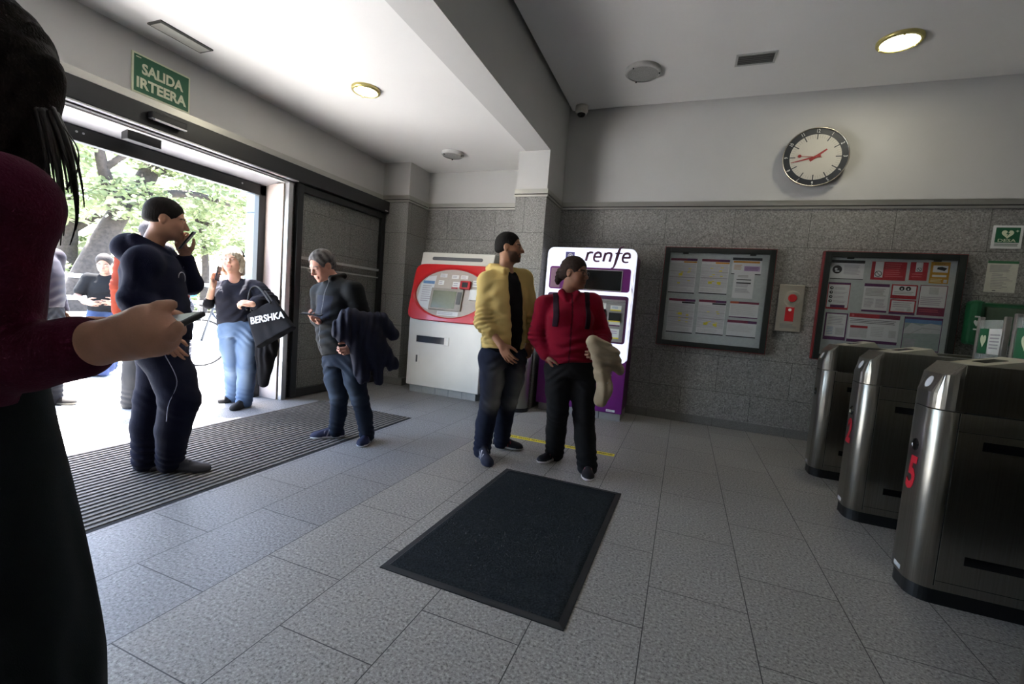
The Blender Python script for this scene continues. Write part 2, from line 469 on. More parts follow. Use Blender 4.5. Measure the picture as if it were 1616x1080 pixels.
def head_colour(base, c, R, s, brow=None, beard=None, lip=None, browc=(30, 22, 18)):
    base = lin(base)
    def f(P):
        q = (P - np.array(c)) @ R.T / s; x, y, z = q[:, 0], q[:, 1], q[:, 2]
        near = (np.linalg.norm(q, axis=1) < 0.2)
        o = np.tile(base, (len(P), 1)) * (1 + 0.05 * wob(P, 30))[:, None]
        front = (y > 0.03) & near
        rose = lin((190, 100, 85)) * base / lin((205, 160, 135))
        o = mixc(o, rose * 0.9, 0.35 * front * (gauss(q, (0.04, 0.06, -0.03), 0.025) + gauss(q, (-0.04, 0.06, -0.03), 0.025) + gauss(q, (0, 0.115, -0.035), 0.015)))
        if beard is not None:
            ax_ = np.abs(x)
            edge = -0.052 + 0.9 * np.maximum(0, ax_ - 0.042)                    # cheek line rising to the sideburn
            m = np.clip((edge - z) / 0.012, 0, 1) * np.clip((z + 0.128) / 0.015, 0, 1) * np.clip((y - 0.0 + 0.25 * (z + 0.05)) / 0.015, 0, 1)
            tash = np.clip(1 - np.abs(z + 0.054) / 0.009, 0, 1) * (ax_ < 0.032) * (y > 0.05)
            o = mixc(o, lin(beard), 0.8 * near * np.maximum(m, tash))
        lc = lin(lip) if lip else base * V(0.8, 0.55, 0.55)
        o = mixc(o, lc, 0.9 * (front & (np.abs(z + 0.0695) < 0.0105 - 0.25 * np.maximum(0, np.abs(x) - 0.008)) & (np.abs(x) < 0.026) & (y > 0.06)))
        ax = np.abs(x)
        bw = front & (np.abs(z - (0.021 - 0.12 * np.abs(ax - 0.03))) < 0.0045) & (ax > 0.012) & (ax < 0.052)
        o = mixc(o, lin(browc), 0.9 * bw)
        ey = front & (np.abs(z + 0.001) < 0.0055 - 2.2 * (ax - 0.031) ** 2 / 0.02) & (np.abs(ax - 0.031) < 0.014)
        o = mixc(o, lin((215, 205, 198)), 0.95 * ey)
        ir = front & (np.hypot(ax - 0.031, z + 0.001) < 0.0052)
        o = mixc(o, lin((35, 24, 18)), 0.98 * ir)
        return o
    return f

def add_hand(b, w, d, nrm, thumb, s=1.0, curl=(35, 40, 30), tcurl=20, spread=5, k=0.004):
    """hand from wrist w along d; nrm = out of the palm; thumb = side on which the thumb leaves"""
    d = unit(d); nrm = unit(np.array(nrm) - d * (d @ np.array(nrm))); t = np.cross(nrm, d)
    if t @ np.array(thumb) < 0: t = -t
    W = np.array(w, float); L = lambda x, y, z: W + s * (d * x + t * y + nrm * z)
    b.cap(L(-0.02, 0, 0), L(0.02, 0, 0), 0.026 * s, 0.027 * s, 0.015)
    b.ell(L(0.05, 0.0, 0.003), s * V(0.048, 0.04, 0.016), np.array([d, t, nrm]), 0.012)
    b.cap(L(0.03, 0.022, 0.006), L(0.085, 0.026, 0), 0.014 * s, 0.011 * s, 0.01)
    b.cap(L(0.03, -0.022, 0.006), L(0.08, -0.028, 0), 0.014 * s, 0.01 * s, 0.01)
    spec = [(0.088, 0.029, (0.043, 0.026, 0.021), 0.0098), (0.092, 0.0095, (0.047, 0.03, 0.022), 0.01), (0.089, -0.0105, (0.043, 0.028, 0.021), 0.0096), (0.08, -0.029, (0.034, 0.021, 0.018), 0.0086)]
    for i, (x, y, ln, r) in enumerate(spec):
        p = L(x, y, 0); a = 0.0; sp = math.radians(spread * (1.5 - i)); c0 = curl if not hasattr(curl[0], '__len__') else curl[i]
        for j, l in enumerate(ln):
            a += math.radians(c0[j])
            q = p + s * l * (math.cos(a) * (d * math.cos(sp) + t * math.sin(sp)) + math.sin(a) * nrm)
            b.cap(p, q, r * s * (1 - 0.07 * j), r * s * (0.93 - 0.08 * j), k); p = q
    p0 = L(0.022, 0.026, 0.008); p1 = L(0.05, 0.052, 0.016)
    ca, sa = math.cos(math.radians(tcurl)), math.sin(math.radians(tcurl))
    p2 = p1 + s * 0.034 * unit(d * 0.85 + t * 0.4 * ca + nrm * sa); p3 = p2 + s * 0.028 * unit(d * 0.95 + t * 0.1 * ca + nrm * sa * 1.2)
    b.cap(p0, p1, 0.016 * s, 0.0125 * s, 0.012); b.cap(p1, p2, 0.0122 * s, 0.0105 * s, k); b.cap(p2, p3, 0.0105 * s, 0.0085 * s, k)
    return L

class Person:
    def __init__(s, J, label, skin, cw=0.165, cd=0.105, res=0.006, head=1.0, up=None, group=None, **hk):
        s.J = {k: np.array(v, float) for k, v in J.items()}; J = s.J
        s.fwd = unit(J['fwd']); s.right = unit(np.cross(s.fwd, (0, 0, 1))); s.skin = skin; s.hs = head; s.label = label
        s.b = Soft(res); b = s.b
        s.up = unit(V(0, 0, 1) * 0.9 + 0.1 * unit(J['head'] - J['neck'])) if up is None else unit(up)
        hf = J['hf']; s.up = unit(s.up - 0 * hf)
        s.R, s.L = add_head(b, J['head'], hf, s.up, head, **{k: v for k, v in hk.items() if k in ('jaw', 'nose')})
        s.hk = hk
        nb = J['neck']
        b.cap(s.L(0, -0.025, -0.07), nb + V(0, 0, -0.02), 0.052 * head, 0.06 * head, 0.03)
        rows = [(J['pel'], cw * 0.85, cd * 0.85), (J['belly'], cw * 0.8, cd * 0.85), (J['chest'], cw * 0.88, cd * 0.88), (J['neck'] - V(0, 0, 0.07), cw * 0.75, cd * 0.7)]
        b.loft(rows, s.right, s.fwd, 0.03)
        for q in 'RL':
            b.cap(nb - V(0, 0, 0.05), J['sh' + q] - V(0, 0, 0.02), 0.045, 0.045, 0.03)
            b.chain([J['sh' + q] - V(0, 0, 0.02), J['el' + q], J['wr' + q]], [0.04, 0.036, 0.026], 0.02)
            b.chain([J['hip' + q], J['kn' + q], s.ank(q)], [0.07, 0.048, 0.035], 0.03)
    def ank(s, q):
        h, t = s.J['heel' + q], s.J['toe' + q]; d = unit(t - h)
        return h + d * 0.065 + V(0, 0, 0.1)
    def hand(me, q, nrm, thumb, **k):
        J = me.J; add_hand(me.b, J['wr' + q], J['ha' + q] - J['wr' + q], nrm, thumb, **k)
    def finish(s, name='person', group=None):
        J = s.J; base = (J['heelR'] + J['toeR'] + J['heelL'] + J['toeL']) / 4; base[2] = 0
        hk = s.hk
        s.o = s.b.mesh(name, SKIN, None, head_colour(s.skin, J['head'], s.R, s.hs, beard=hk.get('beard'), lip=hk.get('lip'), browc=hk.get('browc', (30, 22, 18))), loc=base)
        tag(s.o, s.label, 'person', group); return s.o
    def trousers(s, col, m=None, thigh=0.088, knee=0.068, cuff=0.062, w=0.165, d=0.115, top=0.03, res=0.006, name='trousers', fold=1.0, low=0.05):
        J = s.J; b = Soft(res); right, fwd = s.right, s.fwd
        b.loft([(J['pel'] - V(0, 0, 0.1), w * 0.98, d * 0.95), (J['pel'], w, d), (J['pel'] + V(0, 0, top), w * 0.96, d * 0.96)], right, fwd, 0.03)
        for q in 'RL':
            a = s.ank(q); a = a - V(0, 0, low); kn = J['kn' + q]; hp = J['hip' + q]
            mid = (hp + kn) / 2 + fwd * 0.012; cal = kn * 0.55 + a * 0.45 - fwd * 0.012
            b.cap(hp, mid, thigh * 1.05, thigh * 0.95, 0.035); b.cap(mid, kn, thigh * 0.95, knee, 0.025); b.cap(kn, cal, knee, (knee + cuff) / 2 * 1.02, 0.02); b.cap(cal, a, (knee + cuff) / 2 * 1.02, cuff, 0.02)
            b.ell(hp - fwd * 0.035 + V(0, 0, 0.0), (0.085, 0.085, 0.095), None, 0.04)
            b.wr(a + V(0, 0, 0.05), (0.25, 0.1, 1), 0.085, 0.045, 0.009 * fold); b.wr(kn, unit(V(0, 0, 1) + 0.6 * fwd), 0.085, 0.05, 0.006 * fold); b.wr(hp + fwd * 0.06 - V(0, 0, 0.05), unit(V(0, 0, 1) + 0.8 * right * (1 if q == 'R' else -1)), 0.1, 0.055, 0.0055 * fold)
        return b.mesh(name, m or DENIM, s.o, col)
    def sleeve(s, b, q, r0=0.07, r1=0.058, r2=0.046, end=1.0, k=0.025, fold=1.0):
        J = s.J; sh, el, wr = J['sh' + q] - V(0, 0, 0.025), J['el' + q], J['el' + q] + (J['wr' + q] - J['el' + q]) * end
        b.cap(sh, el, r0, r1, k); b.cap(el, wr, r1, r2, k)
        b.wr(el, unit(wr - sh), 0.075, 0.035, 0.005 * fold); b.wr((el + wr) / 2, unit(wr - el), 0.07, 0.04, 0.003 * fold); b.wr((sh + el) / 2, unit(el - sh), 0.09, 0.06, 0.003 * fold)
    def torso(s, b, rows=None, w=0.19, d=0.135, hem=0.0, belly=1.0, k=0.03, shr=0.075, top=0.0):
        J = s.J; up = V(0, 0, 1)
        b.loft([(J['pel'] + V(0, 0, hem), w * 0.98, d * 0.98), (J['belly'] * 0.5 + J['pel'] * 0.5 + V(0, 0, hem * 0.5), w, d * 1.02 * belly), (J['belly'], w * 0.98, d * belly), (J['chest'], w, d), (J['chest'] * 0.4 + J['neck'] * 0.6 - up * 0.02, w * 0.9, d * 0.82), (J['neck'] - up * (0.03 - top), w * 0.4, d * 0.55)], s.right, s.fwd, k)
        for q in 'RL': b.cap(J['neck'] - up * 0.045, J['sh' + q] - up * 0.025, shr * 0.8, shr, 0.035)
        b.wr(J['belly'] + s.fwd * d, unit(V(0, 0, 1) + 0.3 * s.right), 0.16, 0.07, 0.004)
    def shoe(s, q, upper, sole=(225, 222, 215), solez=0.026, res=0.004, accent=None, w=0.045, lace=(40, 40, 45), m=None):
        h, t = s.J['heel' + q].copy(), s.J['toe' + q].copy(); d = unit(t - h); Ln = np.linalg.norm(t - h); ln = np.clip(Ln, 0.245, 0.29)
        c = (h + t) / 2; h = c - d * ln / 2; t = c + d * ln / 2; z = V(0, 0, 1); r = np.cross(d, z)
        P = lambda x, y, zz: h + d * x * ln + r * y + z * zz
        b = Soft(res)
        b.box(P(0.5, 0, 0.014), (ln * 0.3, w * 0.82, 0.014), np.array([d, r, z]), 0.01, 0.012)
        b.ell(P(0.17, 0, 0.014), (0.052, w * 0.82, 0.022), np.array([d, r, z]), 0.015); b.ell(P(0.75, 0, 0.014), (0.072, w * 1.02, 0.02), np.array([d, r, z]), 0.015)
        b.ell(P(0.17, 0, 0.045), (0.05, w * 0.78, 0.045), np.array([d, r, z]), 0.02); b.cap(P(0.2, 0, 0.06), P(0.22, 0, 0.095), w * 0.82, w * 0.82, 0.02)
        b.cap(P(0.25, 0, 0.07), P(0.78, 0, 0.03), w * 0.8, w * 0.62, 0.03); b.ell(P(0.78, 0, 0.028), (0.06, w * 0.9, 0.028), np.array([d, r, z]), 0.02)
        b.box(P(0.5, 0, -0.03), (0.3, 0.2, 0.03), None, 0.001, 0.001, sub=True)
        up = lin(upper); so = lin(sole)
        def col(X):
            zz = X[:, 2]; x = (X - h) @ d / ln; y = (X - h) @ r
            o = np.tile(up, (len(X), 1))
            if accent is not None:
                o = mixc(o, lin(accent), 0.9 * ((np.abs(y) > w * 0.5) & (np.abs(((x * 9 + zz * 14) % 1.2) - 0.3) < 0.2) & (x > 0.35) & (x < 0.62) & (zz > solez)))
            lc = (np.abs(y) < 0.02) & (x > 0.36) & (x < 0.62) & (np.sin(x * 85) > 0.2) & (zz > 0.05)
            o = mixc(o, lin(lace), 0.8 * lc)
            return mixc(o, so, 1.0 * (zz < solez - 0.012 * np.clip(x - 0.5, 0, 1)))
        return b.mesh('shoe', m or SHOE, s.o, col)
# ---------------------------------------------------------------- stone, plaster, metal
def granite(name, base, dark, light, scale=170, rough=0.55, axes='floor', joint=(52, 50, 50), bw=0.6, rh=0.4025, off=(0, 0), tile_var=0.05, bump=0.0, mortar=0.0024, tone=None):
    m, nt, b = node_mat(name)
    geo = N(nt, 'ShaderNodeNewGeometry'); sep = N(nt, 'ShaderNodeSeparateXYZ'); nt.links.new(geo.outputs['Position'], sep.inputs[0])
    cmb = N(nt, 'ShaderNodeCombineXYZ')
    def addn(a, k):
        n = N(nt, 'ShaderNodeMath', operation='ADD'); nt.links.new(a, n.inputs[0])
        if isinstance(k, float): n.inputs[1].default_value = k
        else: nt.links.new(k, n.inputs[1])
        return n.outputs[0]
    if axes == 'floor':
        nt.links.new(addn(sep.outputs['Y'], float(off[0])), cmb.inputs['X']); nt.links.new(addn(sep.outputs['X'], float(off[1])), cmb.inputs['Y'])
    else:
        nt.links.new(addn(addn(sep.outputs['X'], sep.outputs['Y']), float(off[0])), cmb.inputs['X']); nt.links.new(addn(sep.outputs['Z'], float(off[1])), cmb.inputs['Y'])
    br = N(nt, 'ShaderNodeTexBrick'); br.offset = 0.5; br.offset_frequency = 2
    br.inputs['Scale'].default_value = 1.0; br.inputs['Mortar Size'].default_value = mortar; br.inputs['Mortar Smooth'].default_value = 0.3
    br.inputs['Brick Width'].default_value = bw; br.inputs['Row Height'].default_value = rh; br.inputs['Bias'].default_value = 0.0
    nt.links.new(cmb.outputs[0], br.inputs['Vector'])
    br.inputs['Color1'].default_value = (1 - tile_var,) * 3 + (1,); br.inputs['Color2'].default_value = (1 + tile_var,) * 3 + (1,); br.inputs['Mortar'].default_value = (1, 1, 1, 1)
    no = N(nt, 'ShaderNodeTexNoise'); no.inputs['Scale'].default_value = scale; no.inputs['Detail'].default_value = 4.0; no.inputs['Roughness'].default_value = 0.75
    nt.links.new(geo.outputs['Position'], no.inputs['Vector'])
    r = ramp(nt, [(0.36, rgba(dark)), (0.48, rgba(base)), (0.53, rgba(base)), (0.66, rgba(light))]); nt.links.new(no.outputs[0], r.inputs[0])
    big = N(nt, 'ShaderNodeTexNoise'); big.inputs['Scale'].default_value = 1.3; big.inputs['Detail'].default_value = 4
    nt.links.new(geo.outputs['Position'], big.inputs['Vector'])
    mr = N(nt, 'ShaderNodeMapRange'); mr.inputs['From Min'].default_value = 0.3; mr.inputs['From Max'].default_value = 0.7; mr.inputs['To Min'].default_value = 0.93; mr.inputs['To Max'].default_value = 1.07
    nt.links.new(big.outputs[0], mr.inputs['Value'])
    m1 = N(nt, 'ShaderNodeVectorMath', operation='MULTIPLY'); nt.links.new(r.outputs[0], m1.inputs[0]); nt.links.new(br.outputs['Color'], m1.inputs[1])
    m2 = N(nt, 'ShaderNodeVectorMath', operation='SCALE'); nt.links.new(m1.outputs[0], m2.inputs[0]); nt.links.new(mr.outputs[0], m2.inputs['Scale'])
    mx = N(nt, 'ShaderNodeMix', data_type='RGBA'); nt.links.new(br.outputs['Fac'], mx.inputs['Factor'])
    nt.links.new(m2.outputs[0], mx.inputs[6]); mx.inputs[7].default_value = rgba(joint)
    last = mx.outputs[2]
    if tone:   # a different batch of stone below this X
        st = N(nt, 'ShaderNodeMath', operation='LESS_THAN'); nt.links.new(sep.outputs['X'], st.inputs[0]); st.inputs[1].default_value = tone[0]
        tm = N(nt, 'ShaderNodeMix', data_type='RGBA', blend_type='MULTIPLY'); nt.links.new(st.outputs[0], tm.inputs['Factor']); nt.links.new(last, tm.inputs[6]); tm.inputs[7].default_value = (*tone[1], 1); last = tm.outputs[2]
    nt.links.new(last, b.inputs['Base Color'])
    b.inputs['Roughness'].default_value = rough; b.inputs['Specular IOR Level'].default_value = 0.4
    bp = N(nt, 'ShaderNodeBump'); bp.inputs['Strength'].default_value = bump; bp.inputs['Distance'].default_value = 0.004; nt.links.new(no.outputs[0], bp.inputs['Height']); nt.links.new(bp.outputs[0], b.inputs['Normal'])
    MATS[name] = m
    return m
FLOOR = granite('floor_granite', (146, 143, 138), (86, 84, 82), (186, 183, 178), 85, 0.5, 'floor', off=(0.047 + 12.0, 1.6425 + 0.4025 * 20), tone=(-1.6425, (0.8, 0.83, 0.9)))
GWALL = granite('wall_granite', (132, 130, 126), (86, 85, 83), (172, 170, 166), 75, 0.45, 'wall', bw=0.74, rh=0.42, off=(-0.04 - 5.70 + 14.8 + 0.37, -2.51 + 0.42 * 12), tile_var=0.06, joint=(58, 56, 54))
PAVE = granite('plaza_paving', (184, 183, 181), (154, 153, 150), (204, 203, 201), 60, 0.8, 'floor', bw=1.2, rh=0.6, off=(30.0, 30.0))
PLASTER = mat('painted_plaster', (194, 193, 190), 0.85, var=0.015, scale=3)
CEILM = mat('painted_ceiling', (226, 225, 222), 0.9, var=0.012, scale=2)
STEEL_TRIM = mat('trim_steel', (172, 170, 163), 0.38, 0.85, var=0.04, scale=4, stretch=(1, 1, 40))
DARKGAP = mat('dark_gap', (32, 30, 28), 0.8)
BLACKM = mat('black_anodised', (15, 16, 18), 0.42, 0.0, var=0.08, scale=9)
ALU = mat('bright_aluminium', (190, 190, 192), 0.3, 0.9, var=0.03)
XW, XO = -4.05, -4.31          # inner face and outer face of the entrance wall
YB = 5.70                      # back wall
ZL, ZH = 3.03, 3.72            # low and high ceiling
XBEAM = -1.63
Y0, X1 = -4.2, 6.2             # room ends behind the camera and past the gates

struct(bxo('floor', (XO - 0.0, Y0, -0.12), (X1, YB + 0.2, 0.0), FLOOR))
# back wall: granite below the trim, painted above
struct(bxo('wall_back', (XBEAM - 0.2, YB, 0), (X1, YB + 0.2, 2.52), GWALL))
struct(bxo('wall_back_upper', (XBEAM - 0.2, YB, 2.52), (X1, YB + 0.2, ZH + 0.3), PLASTER))
struct(bxo('wall_back_left', (XO, YB, 0), (XBEAM - 0.2, YB + 0.2, 2.52), GWALL))
struct(bxo('wall_back_left_upper', (XO, YB, 2.52), (XBEAM - 0.2, YB + 0.2, ZL + 0.3), PLASTER))
# corner column and pillar, granite below and painted above
struct(bxo('column_corner', (XW - 0.1, 5.213, 0), (-3.627, YB, 2.52), GWALL))
struct(bxo('column_corner_upper', (XW - 0.1, 5.213, 2.52), (-3.627, YB, ZL), PLASTER))
struct(bxo('pillar', (-2.012, 5.042, 0), (XBEAM, YB, 2.52), GWALL))
struct(bxo('pillar_upper', (-2.012, 5.042, 2.52), (XBEAM, YB, ZL), PLASTER))
# entrance wall
struct(bxo('wall_left', (XO, 3.60, 0), (XW, YB + 0.2, 2.32), GWALL))
struct(bxo('wall_left_upper', (XO, Y0, 2.32), (XW, YB + 0.2, ZL + 0.3), PLASTER))
struct(bxo('wall_left_near', (XO, Y0, 0), (XW, 0.2, 2.32), GWALL))
struct(bxo('wall_right', (X1, Y0, 0), (X1 + 0.2, YB + 0.2, ZH + 0.3), PLASTER))
struct(bxo('wall_front', (XO, Y0 - 0.2, 0), (X1, Y0, ZH + 0.3), PLASTER))
# ceilings and the drop beam between them
struct(bxo('ceiling_low', (XW, Y0, ZL), (XBEAM - 0.3, YB, ZL + 0.12), CEILM))
struct(bxo('beam', (XBEAM - 0.3, Y0, ZL), (XBEAM, YB, ZH + 0.25), PLASTER))
struct(bxo('ceiling_high', (XBEAM + 0.05, Y0, ZH), (X1, YB - 0.035, ZH + 0.06), CEILM))
struct(bxo('ceiling_void', (XBEAM, Y0, ZH + 0.14), (X1, YB, ZH + 0.2), DARKGAP))
# metal trim band: wide strip, dark groove, thin strip
def band(name, pts):
    mb = MB()
    for (x0, y0), (x1, y1), nx, ny in pts:
        for z0, z1, t, mi in ((2.538, 2.592, 0.016, 0), (2.526, 2.538, 0.006, 1), (2.503, 2.526, 0.016, 0)):
            a = (min(x0, x1, x0 + nx * t, x1 + nx * t), min(y0, y1, y0 + ny * t, y1 + ny * t), z0); b = (max(x0, x1, x0 + nx * t, x1 + nx * t), max(y0, y1, y0 + ny * t, y1 + ny * t), z1)
            mb.box(a, b, mi)
    return struct(mb.build(name, [STEEL_TRIM, DARKGAP]))
band('trim_1', [((XBEAM + 0.016, YB), (X1, YB), 0, -1)])
band('trim_2', [((-2.028, 5.042), (XBEAM + 0.016, 5.042), 0, -1), ((XBEAM, 5.042), (XBEAM, YB), 1, 0), ((-2.012, 5.042), (-2.012, YB), -1, 0)])
band('trim_3', [((-3.611, YB), (-2.028, YB), 0, -1), ((-3.627, 5.213), (-3.627, YB - 0.016), 1, 0), ((XW + 0.016, 5.213), (-3.611, 5.213), 0, -1)])
band('trim_4', [((XW, Y0), (XW, 5.197), 1, 0)])
struct(MB().box((XBEAM + 0.0, YB - 0.012, 0), (X1, YB, 0.1)).build('baseboard_back', granite('skirting_granite', (112, 110, 107), (80, 78, 76), (140, 138, 134), 190, 0.45, 'wall', bw=0.74, rh=0.5, off=(9.07, 1.0), joint=(70, 68, 66))))
struct(MB().box((-3.635, 5.205, 0), (-3.56, YB, 0.1)).box((XW, 5.2, 0), (-3.62, 5.213, 0.1)).box((-3.62, YB - 0.012, 0), (-2.012, YB, 0.1)).build('baseboard_left', MATS['skirting_granite']))

# ---------------------------------------------------------------- entrance
SOFF = mat('soffit_panel', (150, 150, 154), 0.35, var=0.02)
struct(MB().prism([(XO - 0.02, 0.2, 2.268), (XW + 0.03, 0.2, 2.34), (XW + 0.03, 0.2, 2.36), (XO - 0.02, 0.2, 2.36)], (0, 3.4, 0)).build('soffit', SOFF))
JAMB = granite('jamb_stone', (214, 200, 192), (190, 174, 166), (226, 216, 210), 190, 0.6, 'wall', bw=3.0, rh=3.0, joint=(150, 140, 134))
struct(bxo('jamb_right', (XO + 0.002, 3.585, 0.0), (XW, 3.60, 2.30), JAMB))
struct(bxo('jamb_left', (XO + 0.002, 0.20, 0.0), (XW, 0.215, 2.30), JAMB))
dfr = MB().box((XO - 0.05, 0.2, 2.165), (XO + 0.02, 3.58, 2.272)).box((XO - 0.05, 3.50, 0), (XO + 0.02, 3.58, 2.30)).box((XO - 0.05, 0.2, 0), (XO + 0.02, 0.28, 2.30)).build('door_frame', BLACKM, bevel=0.004)
struct(dfr); 
bl = MB()
for y in (1.98, 2.02, 3.3): bl.lathe([(0.0, 0.006), (0.008, 0.004), (0.008, 0.0)], (XO + 0.021, y, 2.23), (1, 0, 0), 10)
bl.build('frame_bolt', ALU, dfr)

GLASS, _nt, _b = node_mat('door_glass')
_b.inputs['Base Color'].default_value = (0.10, 0.12, 0.11, 1); _b.inputs['Roughness'].default_value = 0.02; _b.inputs['Alpha'].default_value = 0.14; _b.inputs['Specular IOR Level'].default_value = 0.7
hdr = thing('sliding_door_header', (XW + 0.06, 2.5, 2.32), 'long black sliding-door operator beam above the entrance', 'door header')
bxo('header_box', (XW, -2.0, 2.345), (XW + 0.13, 5.20, 2.50), BLACKM, hdr, 0.006)
MB().box((XW + 0.01, -2.0, 2.335), (XW + 0.05, 3.66, 2.346)).box((XW + 0.075, -2.0, 2.335), (XW + 0.125, 3.66, 2.346)).build('track_rail', ALU, hdr)
bxo('track_seal', (XW + 0.05, -2.0, 2.325), (XW + 0.075, 3.66, 2.345), DARKGAP, hdr)
MB().box((XW, -2.0, 2.5), (XW + 0.09, 5.19, 2.512)).build('cover_strip', ALU, hdr)
bxo('maker_plate', (XW + 0.13, 5.11, 2.36), (XW + 0.132, 5.17, 2.375), mat('plate_white', (190, 190, 190), 0.6), hdr)

def leaf(y0, y1, label):
    d = thing('sliding_door', (XW + 0.06, (y0 + y1) / 2, 0.012), label, 'door', 'glass leaves of the sliding door')
    x0, x1 = XW + 0.035, XW + 0.085
    bxo('stile', (x0, y0, 0.012), (x1, y0 + 0.075, 2.34), BLACKM, d, 0.004); bxo('stile', (x0, y1 - 0.075, 0.012), (x1, y1, 2.335), BLACKM, d, 0.004)
    bxo('bottom_rail', (x0, y0 + 0.075, 0.012), (x1, y1 - 0.075, 0.10), BLACKM, d, 0.004); bxo('top_rail', (x0, y0 + 0.075, 2.26), (x1, y1 - 0.075, 2.335), BLACKM, d, 0.004)
    bxo('glass_pane', (x0 + 0.02, y0 + 0.07, 0.09), (x0 + 0.028, y1 - 0.07, 2.27), GLASS, d)
    g = mat('cross_bar_grey', (150, 150, 146), 0.5)
    MB().box((x0 + 0.014, y0 + 0.075, 1.545), (x1 - 0.012, y1 - 0.075, 1.575)).box((x0 + 0.016, y0 + 0.075, 1.45), (x1 - 0.016, y1 - 0.075, 1.468)).build('cross_bar', g, d, bevel=0.003)
    return d
leaf(3.70, 5.19, 'dark-framed glass sliding leaf standing open behind the man reading his phone')
struct(bxo('trim_5', (XW, 3.60, 0), (XW + 0.06, 3.66, 2.34), ALU, bevel=0.004))

s1 = thing('motion_sensor', (XW + 0.15, 2.4, 2.4), 'black motion sensor bar on the face of the door beam under the green sign', 'sensor')
bxo('housing', (XW + 0.13, 2.23, 2.40), (XW + 0.19, 2.48, 2.452), BLACKM, s1, 0.008)
bxo('glint_strip', (XW + 0.165, 2.25, 2.392), (XW + 0.193, 2.48, 2.401), ALU, s1)  # bright metal strip stands in for the reflection along the housing's lower edge
tag(bxo('motion_sensor', (XW - 0.13, 2.20, 2.25), (XW - 0.05, 2.44, 2.325), BLACKM, bevel=0.006), 'small black box sensor hanging from the white soffit of the doorway', 'sensor')

# glass cladding of the building wing outside, right of the door
CLAD = mat('blue_glass_cladding', (52, 74, 92), 0.12, 0.0, var=0.1, scale=2, spec=0.9)
wing = MB()
for z0, z1 in ((0.06, 1.06), (1.075, 2.02), (2.035, 3.2)):
    wing.box((XO - 0.42, 3.72, z0), (XO - 0.40, 4.9, z1), 0); wing.box((XO - 0.42, 3.70, z0), (XO + 0.0, 3.72, z1), 0)
wing.box((XO - 0.41, 3.705, 0), (XO, 4.9, 3.2), 1)
struct(wing.build('wall_outside_wing', [CLAD, mat('cladding_joint', (60, 70, 78), 0.6)]))

# ---------------------------------------------------------------- signs on the walls
GREEN = mat('sign_green', (22, 92, 58), 0.5, var=0.02)
LUM = mat('sign_cream', (214, 218, 188), 0.6, var=0.02)
WHITE = mat('print_white', (222, 222, 220), 0.6, var=0.015)
sg = thing('exit_sign', (XW, 2.40, 2.60), 'green exit sign with two cream words above the entrance', 'sign')
bxo('sign_panel', (XW, 2.19, 2.595), (XW + 0.012, 2.612, 2.888), LUM, sg, 0.001)
bxo('green_field', (XW + 0.012, 2.203, 2.608), (XW + 0.0135, 2.599, 2.875), GREEN, sg)
lettering('lettering', 'SALIDA', 0.105, (XW + 0.0145, 2.405, 2.782), (0, 1, 0), (0, 0, 1), LUM, sg, bold=0.0036, fit=0.30)
lettering('lettering', 'IRTEERA', 0.105, (XW + 0.0145, 2.401, 2.673), (0, 1, 0), (0, 0, 1), LUM, sg, bold=0.0036, fit=0.36)
MB().box((XW + 0.0135, 2.215, 2.855), (XW + 0.0142, 2.25, 2.862)).build('maker_mark', LUM, sg)

ds = thing('defibrillator_sign', (2.76, YB, 2.13), 'small green and white heart sign reading DESA high on the stone wall', 'sign')
bxo('sign_panel', (2.655, YB - 0.008, 2.125), (2.872, YB, 2.342), WHITE, ds, 0.001)
sh = Sheet((2.655, YB - 0.008, 2.125), (1, 0, 0), (0, 0, 1))
sh.rect(0.02, 0.055, 0.197, 0.197, GREEN, 1).lines(0.02, 0.02, 0.197, 0.048, 3, mat('print_green_dark', (70, 95, 80), 0.6), 3, rag=0.1)
sh.build('green_field', ds)
hp = [(0.0, -0.04)] + [(0.045 * math.sin(t) ** 3 * 1.0, 0.0028 * (13 * math.cos(t) - 5 * math.cos(2 * t) - 2 * math.cos(3 * t) - math.cos(4 * t))) for t in np.linspace(math.pi, -math.pi, 26)[1:-1]]
h2 = Sheet((2.762, YB - 0.0095, 2.262), (1, 0, 0), (0, 0, 1)); h2.quad([(-x, y) for x, y in hp], LUM, 1)
h2.quad([(0.004, 0.028), (-0.014, -0.002), (0.0, -0.002), (-0.006, -0.026), (0.016, 0.008), (0.002, 0.008), (0.012, 0.028)], GREEN, 3)
h2.rect(0.056, 0.024, 0.078, 0.030, LUM, 1).rect(0.064, 0.016, 0.070, 0.038, LUM, 1); h2.build('heart_symbol', ds)
lettering('lettering', 'DESA', 0.04, (2.762, YB - 0.011, 2.199), (1, 0, 0), (0, 0, 1), LUM, ds, bold=0.0003, fit=0.13)

tx = mat('print_text_grey', (150, 148, 146), 0.7); txd = mat('print_text_dark', (70, 68, 70), 0.7)
pg = Sheet((2.655, YB - 0.004, 1.71), (1, 0, 0), (0, 0, 1)); pg.slab(0, 0, 0.225, 0.298, mat('paper_cream', (200, 200, 186), 0.7), 0.003)
pg.rect(0, 0.274, 0.225, 0.298, mat('print_green', (52, 110, 70), 0.6)).lines(0.02, 0.19, 0.2, 0.26, 6, tx, 5).lines(0.04, 0.03, 0.2, 0.18, 10, tx, 6, 0.35, rag=0.6).rect(0.06, 0.012, 0.085, 0.02, txd, 2)
tag(pg.build('instruction_sheet', None, (2.77, YB, 1.71)), 'cream instruction sheet with green header under the DESA sign', 'notice')

